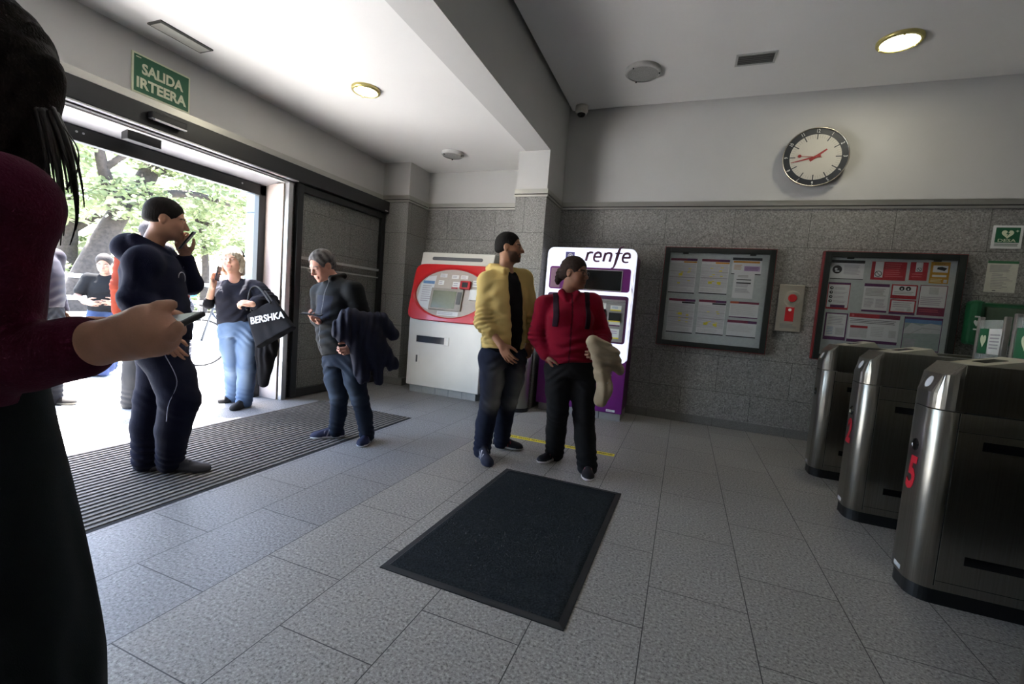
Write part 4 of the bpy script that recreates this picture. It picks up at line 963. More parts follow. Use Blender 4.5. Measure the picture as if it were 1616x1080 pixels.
for x, y, w, h, m in ((-0.19, 0.6, 0.1, 0.05, PW), (-0.02, 0.59, 0.1, 0.05, WHITE), (0.11, 0.59, 0.1, 0.05, WHITE), (-0.2, 0.50, 0.08, 0.06, WHITE), (0.01, 0.48, 0.1, 0.07, WHITE), (0.29, 0.5, 0.1, 0.08, WHITE), (0.0, 0.455, 0.09, 0.022, PRD), (-0.14, 0.10, 0.3, 0.055, WHITE)):
    q = Sheet(sp(x, y, 0.006), (1, 0, 0), sdir, 0.0006); q.slab(0, 0, w, h, m, 0.0005).lines(0.01, 0.008, w - 0.01, h - 0.008, 2, PLG, 2, 0.4, 2); q.build('sticker', om)
def sbox(name, x0, s0, x1, s1, h0, h1, m, bevel=0.004):
    mb = MB().prism([sp(x0, s0, h0), sp(x1, s0, h0), sp(x1, s1, h0), sp(x0, s1, h0)], sn * (h1 - h0)); return mb.build(name, m, om, bevel=bevel)
sbox('screen_bezel', -0.27, 0.165, 0.19, 0.45, 0.004, 0.03, mat('machine_taupe', (148, 140, 130), 0.5))
sbox('screen', -0.235, 0.19, 0.1, 0.415, 0.02, 0.032, mat('lcd_olive', (96, 100, 76), 0.2, emit=0.06, spec=0.7), 0.002)
sbox('keypad', 0.115, 0.25, 0.175, 0.41, 0.02, 0.036, mat('keypad_grey', (90, 88, 86), 0.5))
sbox('card_reader', 0.13, 0.455, 0.27, 0.56, 0.004, 0.04, RED); sbox('card_slot', 0.16, 0.475, 0.24, 0.54, 0.03, 0.044, BLACKM)
sbox('note_reader', 0.28, 0.32, 0.40, 0.46, 0.004, 0.03, WHITE)
MB().prism([sp(*q, 0.002) for q in rrect(-0.36, 0.83, 0.37, 0.875, 0.022)], sn * 0.004).build('top_bar', mat('bar_grey', (92, 92, 96), 0.4), om)
tr = MB().box((-3.215, oy - 0.008, 0.650), (-2.735, oy + 0.01, 0.757)).build('return_tray_frame', mat('tray_frame', (196, 194, 186), 0.4, 0.2), om, bevel=0.003)
MB().box((-3.205, oy - 0.012, 0.662), (-2.80, oy + 0.004, 0.746)).build('tray_flap', mat('tray_glossy', (70, 72, 76), 0.12, 0.6), om)
MB().box((-3.265, oy - 0.004, 0.34), (-3.148, oy + 0.01, 0.566)).build('service_door', CREAMW, om, bevel=0.002); MB().box((-3.20, oy - 0.008, 0.40), (-3.18, oy, 0.49)).build('door_latch', BLACKM, om)

bn = thing('litter_bin', (-1.745, 4.91, 0), 'cylindrical brushed steel litter bin in front of the pillar', 'bin')
BR = mat('brushed_steel', (168, 164, 154), 0.34, 0.95, var=0.06, scale=8, stretch=(60, 60, 1))
MB().lathe([(0.0, 0.8), (0.10, 0.8), (0.13, 0.79), (0.135, 0.77), (0.135, 0.045)], (-1.745, 4.91, 0), (0, 0, 1), 40, 0, True).build('shell', BR, bn)
MB().lathe([(0.128, 0.045), (0.138, 0.045), (0.138, 0.0), (0.0, 0.0)], (-1.745, 4.91, 0), (0, 0, 1), 40).build('base_ring', BLACKM, bn)

# ---------------------------------------------------------------- floor coverings
RUB = mat('mat_rubber', (17, 18, 19), 0.75, var=0.1, scale=60); PILE = mat('mat_pile', (36, 40, 43), 0.98, var=0.45, scale=120, bump=0.8, spec=0.1)
fm = thing('floor_mat', (-0.72, 2.32, 0), 'black rectangular carpet mat lying on the granite floor', 'mat')
cs = [V(-1.122, 3.053, 0), V(-0.282, 3.05, 0), V(-0.306, 1.595, 0), V(-1.153, 1.603, 0)][::-1]
ins = [c + 0.03 * (unit(cs[(i + 1) % 4] - c) + unit(cs[i - 1] - c)) for i, c in enumerate(cs)]
mb = MB(); mb.add([*[c for c in cs], *[c + V(0, 0, 0.004) for c in cs], *[c + V(0, 0, 0.008) for c in ins]], [(0, 1, 5, 4), (1, 2, 6, 5), (2, 3, 7, 6), (3, 0, 4, 7), (4, 5, 9, 8), (5, 6, 10, 9), (6, 7, 11, 10), (7, 4, 8, 11), (3, 2, 1, 0)])
mb.build('rubber_border', RUB, fm)
g = 60; vs = []; rnd = random.Random(4)
for i in range(g + 1):
    for j in range(g + 1):
        a = ins[0] + (ins[1] - ins[0]) * i / g; b2 = ins[3] + (ins[2] - ins[3]) * i / g; q = a + (b2 - a) * j / g
        vs.append(q + V(0, 0, 0.011 + 0.0012 * rnd.random() if 0 < i < g and 0 < j < g else 0.007))
MB().add(vs, [(i * (g + 1) + j, (i + 1) * (g + 1) + j, (i + 1) * (g + 1) + j + 1, i * (g + 1) + j + 1) for i in range(g) for j in range(g)], 0, True).build('pile', PILE, fm)
em = thing('entrance_mat', (-3.07, 1.7, 0), 'large dark ribbed entrance mat just inside the doorway', 'mat')
ex0, ex1, ey0, ey1 = -3.675, -2.478, -0.4, 3.845
bxo('edge_frame', (ex0, ey0, -0.02), (ex1, ey1, 0.001), mat('mat_base', (9, 9, 9), 0.95), em)
rb = MB(); nr = 26; pitch = (ex1 - ex0 - 0.02) / nr
for i in range(nr):
    x = ex0 + 0.01 + i * pitch; rb.add([(x, ey0 + 0.01, 0.0005), (x + pitch * 0.05, ey0 + 0.01, 0.005), (x + pitch * 0.5, ey0 + 0.01, 0.005), (x + pitch * 0.55, ey0 + 0.01, 0.0005), (x, ey1 - 0.01, 0.0005), (x + pitch * 0.05, ey1 - 0.01, 0.005), (x + pitch * 0.5, ey1 - 0.01, 0.005), (x + pitch * 0.55, ey1 - 0.01, 0.0005)], [(0, 1, 5, 4), (1, 2, 6, 5), (2, 3, 7, 6), (0, 3, 2, 1), (4, 5, 6, 7)])
RIB = mat('mat_rib', (104, 99, 94), 0.75, var=0.3, scale=40, bump=0.0); rb.build('ribs', RIB, em)

tp = thing('floor_tape', (-0.94, 3.87, 0), 'yellow distancing tape with black capitals stuck on the floor', 'tape')
bxo('strip', (-1.43, 3.834, 0.0), (-0.447, 3.906, 0.0012), mat('tape_yellow', (240, 222, 40), 0.6, var=0.05), tp)
lettering('lettering', 'POR FAVOR MANTENGA LA DISTANCIA DE SEGURIDAD', 0.036, (-0.94, 3.87, 0.0016), (1, 0, 0), (0, 1, 0), PBK, tp, bold=0.0008, shear=0.25, depth=0.0002, fit=0.955)

# ---------------------------------------------------------------- ticket gates
def steel_brushed(name, c, rough):
    m, nt, b = node_mat(name); geo = N(nt, 'ShaderNodeNewGeometry'); mp = N(nt, 'ShaderNodeMapping'); mp.inputs['Scale'].default_value = (160, 160, 2.5); nt.links.new(geo.outputs['Position'], mp.inputs['Vector'])
    no = N(nt, 'ShaderNodeTexNoise'); no.inputs['Scale'].default_value = 1.0; no.inputs['Detail'].default_value = 3; nt.links.new(mp.outputs[0], no.inputs['Vector'])
    c0 = lin(c); r = ramp(nt, [(0.3, (*(c0 * 0.88), 1)), (0.7, (*np.clip(c0 * 1.1, 0, 1), 1))]); nt.links.new(no.outputs[0], r.inputs[0]); nt.links.new(r.outputs[0], b.inputs['Base Color'])
    b.inputs['Metallic'].default_value = 1.0; b.inputs['Roughness'].default_value = rough
    bp = N(nt, 'ShaderNodeBump'); bp.inputs['Strength'].default_value = 0.08; bp.inputs['Distance'].default_value = 0.002; nt.links.new(no.outputs[0], bp.inputs['Height']); nt.links.new(bp.outputs[0], b.inputs['Normal'])
    MATS[name] = m; return m
GST = steel_brushed('gate_steel', (148, 144, 136), 0.28); GPL = mat('reader_plate_steel', (206, 200, 182), 0.35, 0.8, var=0.03); SEAM = mat('gate_seam', (24, 24, 24), 0.6); HILITE = mat('gate_edge', (186, 184, 178), 0.3, 0.9)  # reader plate's pale beige puts the ceiling lamp's reflection into its colour
GW, GX = 0.13, 1.09
def plan(hw, x0, x1, ch):
    """rounded nose at the front, square towards the tracks"""
    pts = []
    for i in range(9): a = math.radians(90 * i / 8); pts.append((x0 + ch - ch * math.sin(a), -(hw - ch) - ch * math.cos(a) if True else 0))
    return pts + [(x, -y) for x, y in pts[::-1]] + []
def gate(yc, num, label):
    t = thing('ticket_gate', (GX + 0.9, yc, 0), label, 'ticket gate', None)
    xe = 3.0; out = plan(GW, GX, xe, 0.085); out = [(xe, -GW)] + out + [(xe, GW)]
    P = lambda x, y, z: V(x, yc + y, z)
    MB().prism([P(x, y, 0.0) for x, y in [(xe - 0.01, -GW + 0.008)] + plan(GW - 0.008, GX + 0.01, xe, 0.08) + [(xe - 0.01, GW - 0.008)]][::-1], (0, 0, 0.07)).build('plinth', BLACKM, t)
    body = MB().prism([P(x, y, 0.07) for x, y in out][::-1], (0, 0, 0.82), 0, True).build('body', GST, t, bevel=0.002)
    # hood: same plan, its nose sliced back in two facets, flat top
    hood = MB(); levels = [(0.893, 0.0, 0), (0.965, 0.0, 0), (1.052, 0.032, 1), (1.106, 0.085, 1)]; rows = []
    for z, dx, _ in levels:
        rows.append([P(max(x, GX + dx), y, z) for x, y in out])
    n = len(out); vs = [q for r in rows for q in r]
    fs = [(k * n + i, (k + 1) * n + i, (k + 1) * n + (i + 1) % n, k * n + (i + 1) % n)  for k in range(3) for i in range(n)] + [[3 * n + i for i in range(n)][::-1], list(range(n))]
    hood.add(vs, fs); hd = hood.build('hood', GST, t)
    hd.modifiers.new('b', 'BEVEL').width = 0.003
    mb = MB()
    mb.box((GX - 0.0, yc - 0.05, 0.8895), (xe, yc + 0.05, 0.8935), 0)
    for s in (-1, 1):
        y = s * (GW + 0.0006); y0, y1 = sorted((y, s * (GW - 0.002)))
        mb.box((GX + 0.10, yc + y0, 0.889), (xe, yc + y1, 0.8935), 0); mb.box((GX + 0.085, yc + y0, 0.09), (GX + 0.089, yc + y1, 0.889), 0); mb.box((GX + 0.089, yc + y0, 0.806), (xe, yc + y1, 0.809), 0); mb.box((GX + 0.089, yc + y0, 0.112), (xe, yc + y1, 0.1145), 0)
    mb.build('panel_seam', SEAM, t)
    mb = MB()
    for s in (-1, 1):
        y = s * (GW + 0.0008); y0, y1 = sorted((y, s * (GW - 0.001))); mb.box((GX + 0.0895, yc + y0, 0.09), (GX + 0.0915, yc + y1, 0.889), 0)
    mb.build('panel_edge', HILITE, t)
    for zz in (0.735, 0.21):
        for s in (-1, 1):
            y0, y1 = sorted((s * (GW + 0.001), s * (GW - 0.004))); bxo('sensor_slot', (GX + 0.18, yc + y0, zz), (GX + 0.62, yc + y1, zz + 0.04), SCRN, t)
    MB().lathe([(0.0, 0.001), (0.024, 0.001), (0.027, 0.004), (0.030, 0.0)], (GX, yc + 0.0, 0.70), (-1, 0, 0), 28).build('lens', SCRN, t)
    MB().lathe([(0.0, 0.001), (0.028, 0.0008), (0.028, 0.0)], (GX + 0.016, yc + 0.0, 1.008), V(-0.94, 0, 0.345), 28).build('round_sticker', mat('sticker_pale', (196, 198, 204), 0.6), t)
    MB().box((GX - 0.001, yc - 0.03, 0.085), (GX + 0.004, yc + 0.035, 0.108)).build('foot_label', MATS['plate_white'], t)
    if num: lettering('gate_number', num, 0.215, (GX - 0.001, yc + 0.0, 0.555), (0, -1, 0), (0, 0, 1), mat('number_red', (186, 24, 42), 0.5), t, bold=0.008, shear=0.12, sx=0.72)
    rp = MB().prism([P(GX + 0.12, -GW + 0.008, 1.104), P(GX + 0.32, -GW + 0.008, 1.150), P(GX + 0.36, -GW + 0.008, 1.104)], (0, 2 * GW - 0.016, 0)).build('reader_plate', GPL, t, bevel=0.002)
    pn = unit(V(-0.046, 0, 0.2)); o = P(GX + 0.22, 0, 1.104 + 0.1 * 0.23); mb = MB(); d = unit(V(0.2, 0, 0.046))
    mb.prism([o + d * a + V(0, b, 0) for a, b in ((-0.04, -0.05), (0.04, -0.05), (0.04, 0.05), (-0.04, 0.05))], pn * 0.002); mb.build('reader_window', SCRN, t)
    return t
gate(2.68, '5', 'nearest fully visible steel ticket gate bearing a red number 5')
gate(3.56, '2', 'steel ticket gate bearing a red number 2 in the middle of the row')
gate(1.77, '', 'steel ticket gate at the right edge, only its rounded nose in view')
gate(4.44, '', 'steel ticket gate nearest to the back wall, no number visible')
FG, _nt, _b = node_mat('flap_glass'); _b.inputs['Base Color'].default_value = (0.75, 0.82, 0.82, 1); _b.inputs['Roughness'].default_value = 0.05; _b.inputs['Alpha'].default_value = 0.22
def flap(x, y0, y1, yg, label):
    t = thing('gate_flap', (x, (y0 + y1) / 2, 0.25), label, 'gate door', 'glass flaps across the gate lanes')
    bxo('glass_pane', (x - 0.006, y0 + 0.02, 0.25), (x + 0.006, y1 - 0.02, 1.37), FG, t)
    for y in (y0, y1 - 0.026): bxo('edge_post', (x - 0.015, y, 0.22), (x + 0.015, y + 0.026, 1.39), HILITE, t, 0.004)
    for z in (0.35, 0.95): bxo('hinge_arm', (x - 0.012, y1 - 0.002, z), (x + 0.012, yg, z + 0.05), HILITE, t, 0.003)
    w = y1 - y0 - 0.06; s = Sheet((x - 0.0065, y1 - 0.03, 1.14), (0, -1, 0), (0, 0, 1))
    s.rect(0.0, 0, w, 0.17, WHITE, 1).rect(0.0, 0, w * 0.42, 0.17, GREEN, 2).lines(w * 0.5, 0.03, w * 0.95, 0.14, 5, PLG, 3, 0.4, 2).quad([(-x_ * 0.7 + w * 0.21, y_ * 1.1 + 0.09) for x_, y_ in hp], LUM, 3); s.build('sticker', t)
    return t
flap(1.92, 3.80, 4.10, 4.312, 'glass gate flap with heart sticker, next to the gate by the back wall')
flap(1.76, 2.98, 3.42, 3.432, 'glass gate flap with heart sticker in the lane between gates 5 and 2')

# ---------------------------------------------------------------- ceiling fixtures
LAMPG = mat('lamp_glow', (255, 250, 222), 0.4, emit=6.0, var=0.06, scale=20); LRIM = mat('lamp_rim', (200, 186, 120), 0.3, 0.6); GRL = mat('speaker_grille', (150, 150, 146), 0.6, var=0.2, scale=120)
def lamp(x, y, z, r, label, power):
    t = thing('ceiling_lamp', (x, y, z), label, 'lamp')
    MB().lathe([(r, 0.0), (r, -0.016), (r * 0.95, -0.026), (r * 0.82, -0.028), (r * 0.82, -0.018)], (x, y, z), (0, 0, 1), 40, 0, True).build('rim', LRIM, t)
    MB().lathe([(r * 0.84, -0.019), (r * 0.6, -0.026), (0.0, -0.029)], (x, y, z), (0, 0, 1), 40, 0, True).build('diffuser', LAMPG, t)
    for k in range(3): a = 2.1 * k + 0.4; MB().box((x + r * 0.86 * math.cos(a) - 0.008, y + r * 0.86 * math.sin(a) - 0.008, z - 0.034), (x + r * 0.86 * math.cos(a) + 0.008, y + r * 0.86 * math.sin(a) + 0.008, z - 0.02)).build('clip', LRIM, t)
    ld = bpy.data.lights.new('lamp_light', 'AREA'); ld.shape = 'DISK'; ld.size = r * 1.6; ld.energy = power; ld.color = (1.0, 0.93, 0.72)
    lo = bpy.data.objects.new('lamp_light', ld); COL.objects.link(lo); lo.parent = t; lo.location = (0, 0, -0.06)
    return t
lamp(-2.85, 3.35, ZL, 0.125, 'round lit ceiling lamp in the low ceiling by the entrance', 1.5)
lamp(1.46, 4.85, ZH, 0.165, 'round lit ceiling lamp in the high ceiling above the gates', 1.6)
def disc(x, y, z, r, label):
    t = thing('ceiling_speaker', (x, y, z), label, 'speaker')
    MB().lathe([(r, 0.0), (r, -0.03), (r * 0.93, -0.042), (r * 0.86, -0.042)], (x, y, z), (0, 0, 1), 40, 0, True).build('rim', mat('speaker_rim', (186, 186, 182), 0.5), t)
    MB().lathe([(r * 0.88, -0.036), (r * 0.5, -0.042), (0.0, -0.044)], (x, y, z), (0, 0, 1), 40, 0, True).build('grille', GRL, t)
    for k in range(3): a = 2.1 * k; MB().box((x + r * 0.9 * math.cos(a) - 0.006, y + r * 0.9 * math.sin(a) - 0.006, z - 0.05), (x + r * 0.9 * math.cos(a) + 0.006, y + r * 0.9 * math.sin(a) + 0.006, z - 0.038)).build('clip', DARKGAP, t)
disc(-2.86, 4.97, ZL, 0.135, 'round grey ceiling speaker in the low ceiling near the back wall'); disc(-0.655, 4.88, ZH, 0.18, 'round grey ceiling speaker in the high ceiling beside the small vent')
vt = thing('ceiling_vent', (0.37, 4.89, ZH), 'small rectangular recessed vent in the high ceiling', 'vent')
MB().box((0.20, 4.79, ZH - 0.008), (0.545, 4.81, ZH)).box((0.20, 4.975, ZH - 0.008), (0.545, 4.995, ZH)).box((0.20, 4.81, ZH - 0.008), (0.22, 4.975, ZH)).box((0.525, 4.81, ZH - 0.008), (0.545, 4.975, ZH)).build('frame', mat('vent_frame', (170, 170, 166), 0.5), vt)
mb = MB()
for i in range(5): mb.box((0.225, 4.822 + i * 0.031, ZH - 0.006), (0.52, 4.832 + i * 0.031, ZH - 0.002))
mb.build('slats', mat('vent_slat', (90, 90, 88), 0.6), vt); bxo('backing', (0.22, 4.81, ZH - 0.0015), (0.525, 4.975, ZH - 0.0005), mat('vent_dark', (60, 60, 58), 0.8), vt)
sl = thing('ceiling_vent', (-3.74, 2.35, ZL), 'long narrow slot vent in the low ceiling above the exit sign', 'vent')
bxo('frame', (-3.815, 2.16, ZL - 0.01), (-3.665, 2.54, ZL), mat('slot_frame', (70, 70, 66), 0.5), sl); bxo('diffuser', (-3.80, 2.175, ZL - 0.013), (-3.685, 2.525, ZL - 0.009), mat('slot_pale', (176, 176, 168), 0.6), sl)
dm = thing('security_camera', (-1.44, 5.56, ZH), 'small white dome security camera in the corner of the high ceiling', 'camera')
MB().lathe([(0.0, 0.0), (0.075, 0.0), (0.078, -0.06), (0.066, -0.085), (0.05, -0.09)], (-1.44, 5.56, ZH), (0, 0, 1), 32, 0, True).build('housing', mat('camera_white', (196, 192, 182), 0.5), dm)
MB().lathe([(0.05, -0.088), (0.047, -0.105), (0.034, -0.12), (0.0, -0.13)], (-1.44, 5.56, ZH), (0, 0, 1), 32, 0, True).build('dome', SCRN, dm)
# joint positions of the figures, in metres
POSE_YELLOW = dict(head=(-1.371,3.383,1.675), neck=(-1.377,3.366,1.506), shR=(-1.481,3.254,1.410), shL=(-1.278,3.508,1.463), elR=(-1.450,3.174,1.071), wrR=(-1.278,3.140,0.907), haR=(-1.207,3.138,0.814), elL=(-1.205,3.573,1.134), wrL=(-1.174,3.503,0.926), haL=(-1.168,3.476,0.834), chest=(-1.363,3.352,1.273), belly=(-1.337,3.341,1.019), pel=(-1.338,3.326,0.835), hipR=(-1.389,3.249,0.784), hipL=(-1.261,3.406,0.802), knR=(-1.364,3.208,0.437), knL=(-1.277,3.369,0.433), heelR=(-1.438,3.253,0.000), toeR=(-1.221,2.978,0.000), heelL=(-1.423,3.501,0.000), toeL=(-1.182,3.546,0.000), hf=(0.992,0.120,0.035), fwd=(0.939,-0.344,0.000))
POSE_RED = dict(head=(-0.818,3.381,1.498), neck=(-0.847,3.356,1.341), shR=(-1.002,3.291,1.255), shL=(-0.676,3.418,1.302), elR=(-1.044,3.286,0.998), wrR=(-0.942,3.227,0.857), haR=(-0.907,3.225,0.803), elL=(-0.575,3.434,1.029), wrL=(-0.535,3.249,0.943), haL=(-0.572,3.168,0.912), chest=(-0.825,3.350,1.163), belly=(-0.798,3.343,0.947), pel=(-0.780,3.339,0.818), hipR=(-0.865,3.302,0.762), hipL=(-0.690,3.370,0.777), knR=(-0.827,3.268,0.440), knL=(-0.639,3.328,0.429), heelR=(-0.852,3.541,0.000), toeR=(-0.951,3.300,0.000), heelL=(-0.590,3.375,0.000), toeL=(-0.529,3.151,0.000), hf=(0.962,-0.272,-0.035), fwd=(0.378,-0.926,0.000))
POSE_BOY = dict(head=(-3.063,1.858,1.576), neck=(-3.115,1.803,1.402), shR=(-2.957,1.673,1.313), shL=(-3.220,1.931,1.362), elR=(-2.939,1.627,1.070), wrR=(-2.788,1.680,0.879), haR=(-2.754,1.708,0.807), elL=(-3.093,2.029,1.187), wrL=(-3.049,1.964,1.364), haL=(-3.030,1.923,1.431), chest=(-3.091,1.798,1.239), belly=(-3.034,1.801,1.009), pel=(-2.996,1.799,0.815), hipR=(-2.877,1.743,0.754), hipL=(-3.094,1.852,0.730), knR=(-2.748,1.760,0.493), knL=(-3.099,1.826,0.446), heelR=(-2.981,1.789,0.000), toeR=(-2.730,1.952,0.000), heelL=(-3.115,1.727,0.000), toeL=(-2.887,1.889,0.000), hf=(0.633,0.762,-0.139), fwd=(0.665,0.747,0.000))
POSE_OLD = dict(head=(-2.747,2.822,1.414), neck=(-2.691,2.900,1.317), shR=(-2.844,2.920,1.217), shL=(-2.486,2.898,1.252), elR=(-2.845,2.921,0.979), wrR=(-2.686,2.766,0.966), haR=(-2.695,2.690,0.990), elL=(-2.402,2.929,0.990), wrL=(-2.356,2.793,0.812), haL=(-2.366,2.744,0.785), chest=(-2.642,2.902,1.115), belly=(-2.618,2.892,0.884), pel=(-2.562,2.900,0.718), hipR=(-2.659,2.910,0.643), hipL=(-2.450,2.885,0.670), knR=(-2.555,2.873,0.356), knL=(-2.369,2.901,0.369), heelR=(-2.577,2.974,0.000), toeR=(-2.756,2.801,0.000), heelL=(-2.364,3.042,0.000), toeL=(-2.306,2.877,0.000), hf=(-0.118,-0.875,-0.469), fwd=(-0.029,-1.000,-0.000))
POSE_BERSH = dict(head=(-4.246,3.190,1.446), neck=(-4.223,3.205,1.266), shR=(-4.364,3.146,1.191), shL=(-4.063,3.296,1.231), elR=(-4.325,3.015,0.993), wrR=(-4.255,3.004,1.186), haR=(-4.272,3.027,1.272), elL=(-3.887,3.316,1.053), wrL=(-3.840,3.096,1.036), haL=(-3.889,3.035,1.042), chest=(-4.186,3.204,1.079), belly=(-4.155,3.200,0.891), pel=(-4.140,3.198,0.797), hipR=(-4.224,3.162,0.745), hipL=(-4.035,3.235,0.761), knR=(-4.125,3.139,0.401), knL=(-3.995,3.188,0.399), heelR=(-4.275,3.337,0.000), toeR=(-4.294,3.163,0.000), heelL=(-4.033,3.241,0.000), toeL=(-3.946,3.005,0.000), hf=(0.562,-0.826,0.035), fwd=(0.646,-0.763,-0.000))
EX = dict(bagTL=V(-3.902,3.048,0.970), bagTR=V(-3.636,3.157,1.065), bagBR=V(-3.398,3.184,0.821), bagBL=V(-3.745,3.040,0.673), bagC=V(-3.631,3.104,0.915), bagA=V(-3.770,3.046,0.861), bagB=V(-3.489,3.160,0.945), coatA=V(-3.893,3.240,0.912), coatB=V(-3.825,3.256,0.541), coatC=V(-3.821,3.235,0.264), coatD=V(-3.771,3.264,0.641), strapA=V(-3.869,3.061,0.979), strapB=V(-3.663,3.146,1.057), strapT=V(-3.952,3.221,1.207), jkA=V(-0.554,3.161,0.969), jkB=V(-0.472,3.209,0.920), jkC=V(-0.399,3.271,0.809), jkD=V(-0.512,3.204,0.779), jkE=V(-0.504,3.212,0.586), jkF=V(-0.585,3.141,1.002), jkG=V(-0.481,3.208,0.682), ojA=V(-2.393,2.766,1.006), ojB=V(-2.410,2.709,0.908), ojC=V(-2.340,2.772,0.840), ojD=V(-2.244,2.940,1.004), ojE=V(-2.171,3.014,0.908), ojF=V(-2.273,2.868,0.917), ojG=V(-2.156,3.000,0.669), ojH=V(-2.298,2.830,0.567), ojI=V(-2.206,2.916,0.534), ojK=V(-2.438,2.703,0.968), yph=V(-1.494,0.554,1.792), bphA=V(-3.008,1.913,1.430), bphB=V(-2.969,1.933,1.489), ophA=V(-2.604,2.686,1.012), ophB=V(-2.716,2.622,1.017), wphA=V(-4.219,3.015,1.243), wphB=V(-4.222,3.044,1.355), fhead=V(-1.190,0.413,1.540), fneck=V(-1.214,0.403,1.398), fshR=V(-0.929,0.343,1.313), fshL=V(-1.335,0.439,1.358), felR=V(-1.037,0.365,1.037), fwrR=V(-0.803,0.438,1.108), fhaR=V(-0.689,0.420,1.139), fchest=V(-1.222,0.388,1.250), fbelly=V(-1.207,0.380,1.083), fpel=V(-1.195,0.373,0.949), fphE1=V(-0.744,0.502,1.147), fphE2=V(-0.711,0.448,1.126), fphA=V(-0.939,0.495,1.114), hp1=V(-0.759,0.440,1.116), hp2=V(-0.752,0.448,1.114), hd1=V(-0.771,0.441,1.125), ht0=V(-0.780,0.437,1.119), ht1=V(-0.763,0.440,1.140), ht2=V(-0.754,0.450,1.155), ht3=V(-0.749,0.463,1.162), hi0=V(-0.744,0.445,1.110), hi1=V(-0.715,0.443,1.118), hi2=V(-0.702,0.444,1.132), hm0=V(-0.762,0.465,1.110), hm1=V(-0.776,0.493,1.119), hm2=V(-0.805,0.510,1.139), hm3=V(-0.812,0.502,1.145), hr0=V(-0.786,0.472,1.107), hr1=V(-0.806,0.497,1.115), hr2=V(-0.835,0.509,1.137), hl0=V(-0.801,0.471,1.108), hl1=V(-0.818,0.489,1.116), hl2=V(-0.842,0.499,1.134), hk0=V(-1.033,0.446,1.470), hk1=V(-0.990,0.434,1.401), hk2=V(-0.961,0.430,1.338), hk3=V(-0.945,0.426,1.286), hk4=V(-0.953,0.424,1.238), hl0_=V(-1.011,0.441,1.446), hl1_=V(-0.973,0.441,1.403), hl2_=V(-0.958,0.438,1.363), hl3_=V(-0.960,0.430,1.333), hair1=V(-0.921,0.409,1.297), hair2=V(-0.987,0.435,1.386), hair3=V(-0.930,0.423,1.240))
# ---------------------------------------------------------------- outside
struct(bxo('ground', (-60, -40, -0.2), (XO, 60, -0.001), PAVE))
WALLW = mat('parapet_white', (205, 208, 206), 0.8, var=0.03, scale=3)
lw_ = thing('low_wall', (-8.05, 5.0, 0), 'low pale parapet wall outside beyond the people', 'wall')
bxo('body', (-8.2, -6, 0), (-7.9, 20, 0.58), WALLW, lw_, 0.01); bxo('coping', (-8.25, -6, 0.58), (-7.85, 20, 0.64), mat('coping_stone', (214, 216, 212), 0.8), lw_, 0.01)
ra = thing('railing', (-9.5, 5.0, 0), 'pale horizontal railing in front of the trees outside', 'railing')
RAILM = mat('railing_pale', (190, 206, 204), 0.6); mb = MB()
for z in (0.35, 0.75, 1.12): mb.box((-9.53, -6, z), (-9.47, 20, z + 0.07))
mb.build('rail_bars', RAILM, ra)
for k in range(10): bxo('post', (-9.55, -5 + k * 2.6, 0), (-9.45, -4.9 + k * 2.6, 1.2), RAILM, ra)

LEAF, _nt, _b = node_mat('leaf_green')
_oi = N(_nt, 'ShaderNodeNewGeometry'); _wn = N(_nt, 'ShaderNodeTexNoise'); _wn.inputs['Scale'].default_value = 1.6; _nt.links.new(_oi.outputs['Position'], _wn.inputs['Vector'])
_rp = ramp(_nt, [(0.3, rgba((92, 102, 66))), (0.5, rgba((124, 134, 96))), (0.7, rgba((156, 162, 134)))]); _nt.links.new(_wn.outputs[0], _rp.inputs[0]); _nt.links.new(_rp.outputs[0], _b.inputs['Base Color'])
_b.inputs['Roughness'].default_value = 0.6; _tr = N(_nt, 'ShaderNodeBsdfTranslucent'); _nt.links.new(_rp.outputs[0], _tr.inputs['Color']); _ms = N(_nt, 'ShaderNodeMixShader'); _ms.inputs[0].default_value = 0.45
_out = [n for n in _nt.nodes if n.type == 'OUTPUT_MATERIAL'][0]; _nt.links.new(_b.outputs[0], _ms.inputs[1]); _nt.links.new(_tr.outputs[0], _ms.inputs[2]); _nt.links.new(_ms.outputs[0], _out.inputs[0])
BARK = mat('bark', (52, 45, 40), 0.95, var=0.35, scale=14, bump=0.8)
def leaves(rnd, blobs, n, size):
    vs = []; qs = []
    tot = sum(b[1] ** 2 for b in blobs)
    for c, r, fz in blobs:
        for _ in range(int(n * r * r / tot)):
            d = rnd.normal(size=3); d /= np.linalg.norm(d); p = np.array(c) + d * r * V(1, 1, fz) * (0.45 + 0.6 * rnd.random() ** 0.6)
            a = rnd.normal(size=3); a[2] *= 0.35; a /= np.linalg.norm(a); b = np.cross(a, rnd.normal(size=3)); b /= np.linalg.norm(b)
            s = size * (0.6 + 0.8 * rnd.random()); k = len(vs)
            vs += [p - a * s, p + b * s * 0.45, p + a * s, p - b * s * 0.45]; qs.append((k, k + 1, k + 2, k + 3))
    return np.array(vs), np.array(qs)
def tree(x, y, label, trunk, branches, blobs, n, size, seed):
    t = thing('tree', (x, y, 0), label, 'tree', None)
    MB().tube(smooth_path([p for p, r in trunk], 5), list(np.interp(np.linspace(0, 1, (len(trunk) - 1) * 5 + 1), np.linspace(0, 1, len(trunk)), [r for p, r in trunk])), 14).build('trunk', BARK, t)
    for pts, r0, r1 in branches: P = smooth_path(pts, 5); MB().tube(P, list(np.linspace(r0, r1, len(P))), 8).build('branch', BARK, t)
    vs, qs = leaves(np.random.default_rng(seed), blobs, n, size)
    me = raw_mesh('foliage', vs - WL[t.name], quads=qs, mats=[LEAF]); o = bpy.data.objects.new('foliage', me); link(o, WL[t.name], t)
    return t
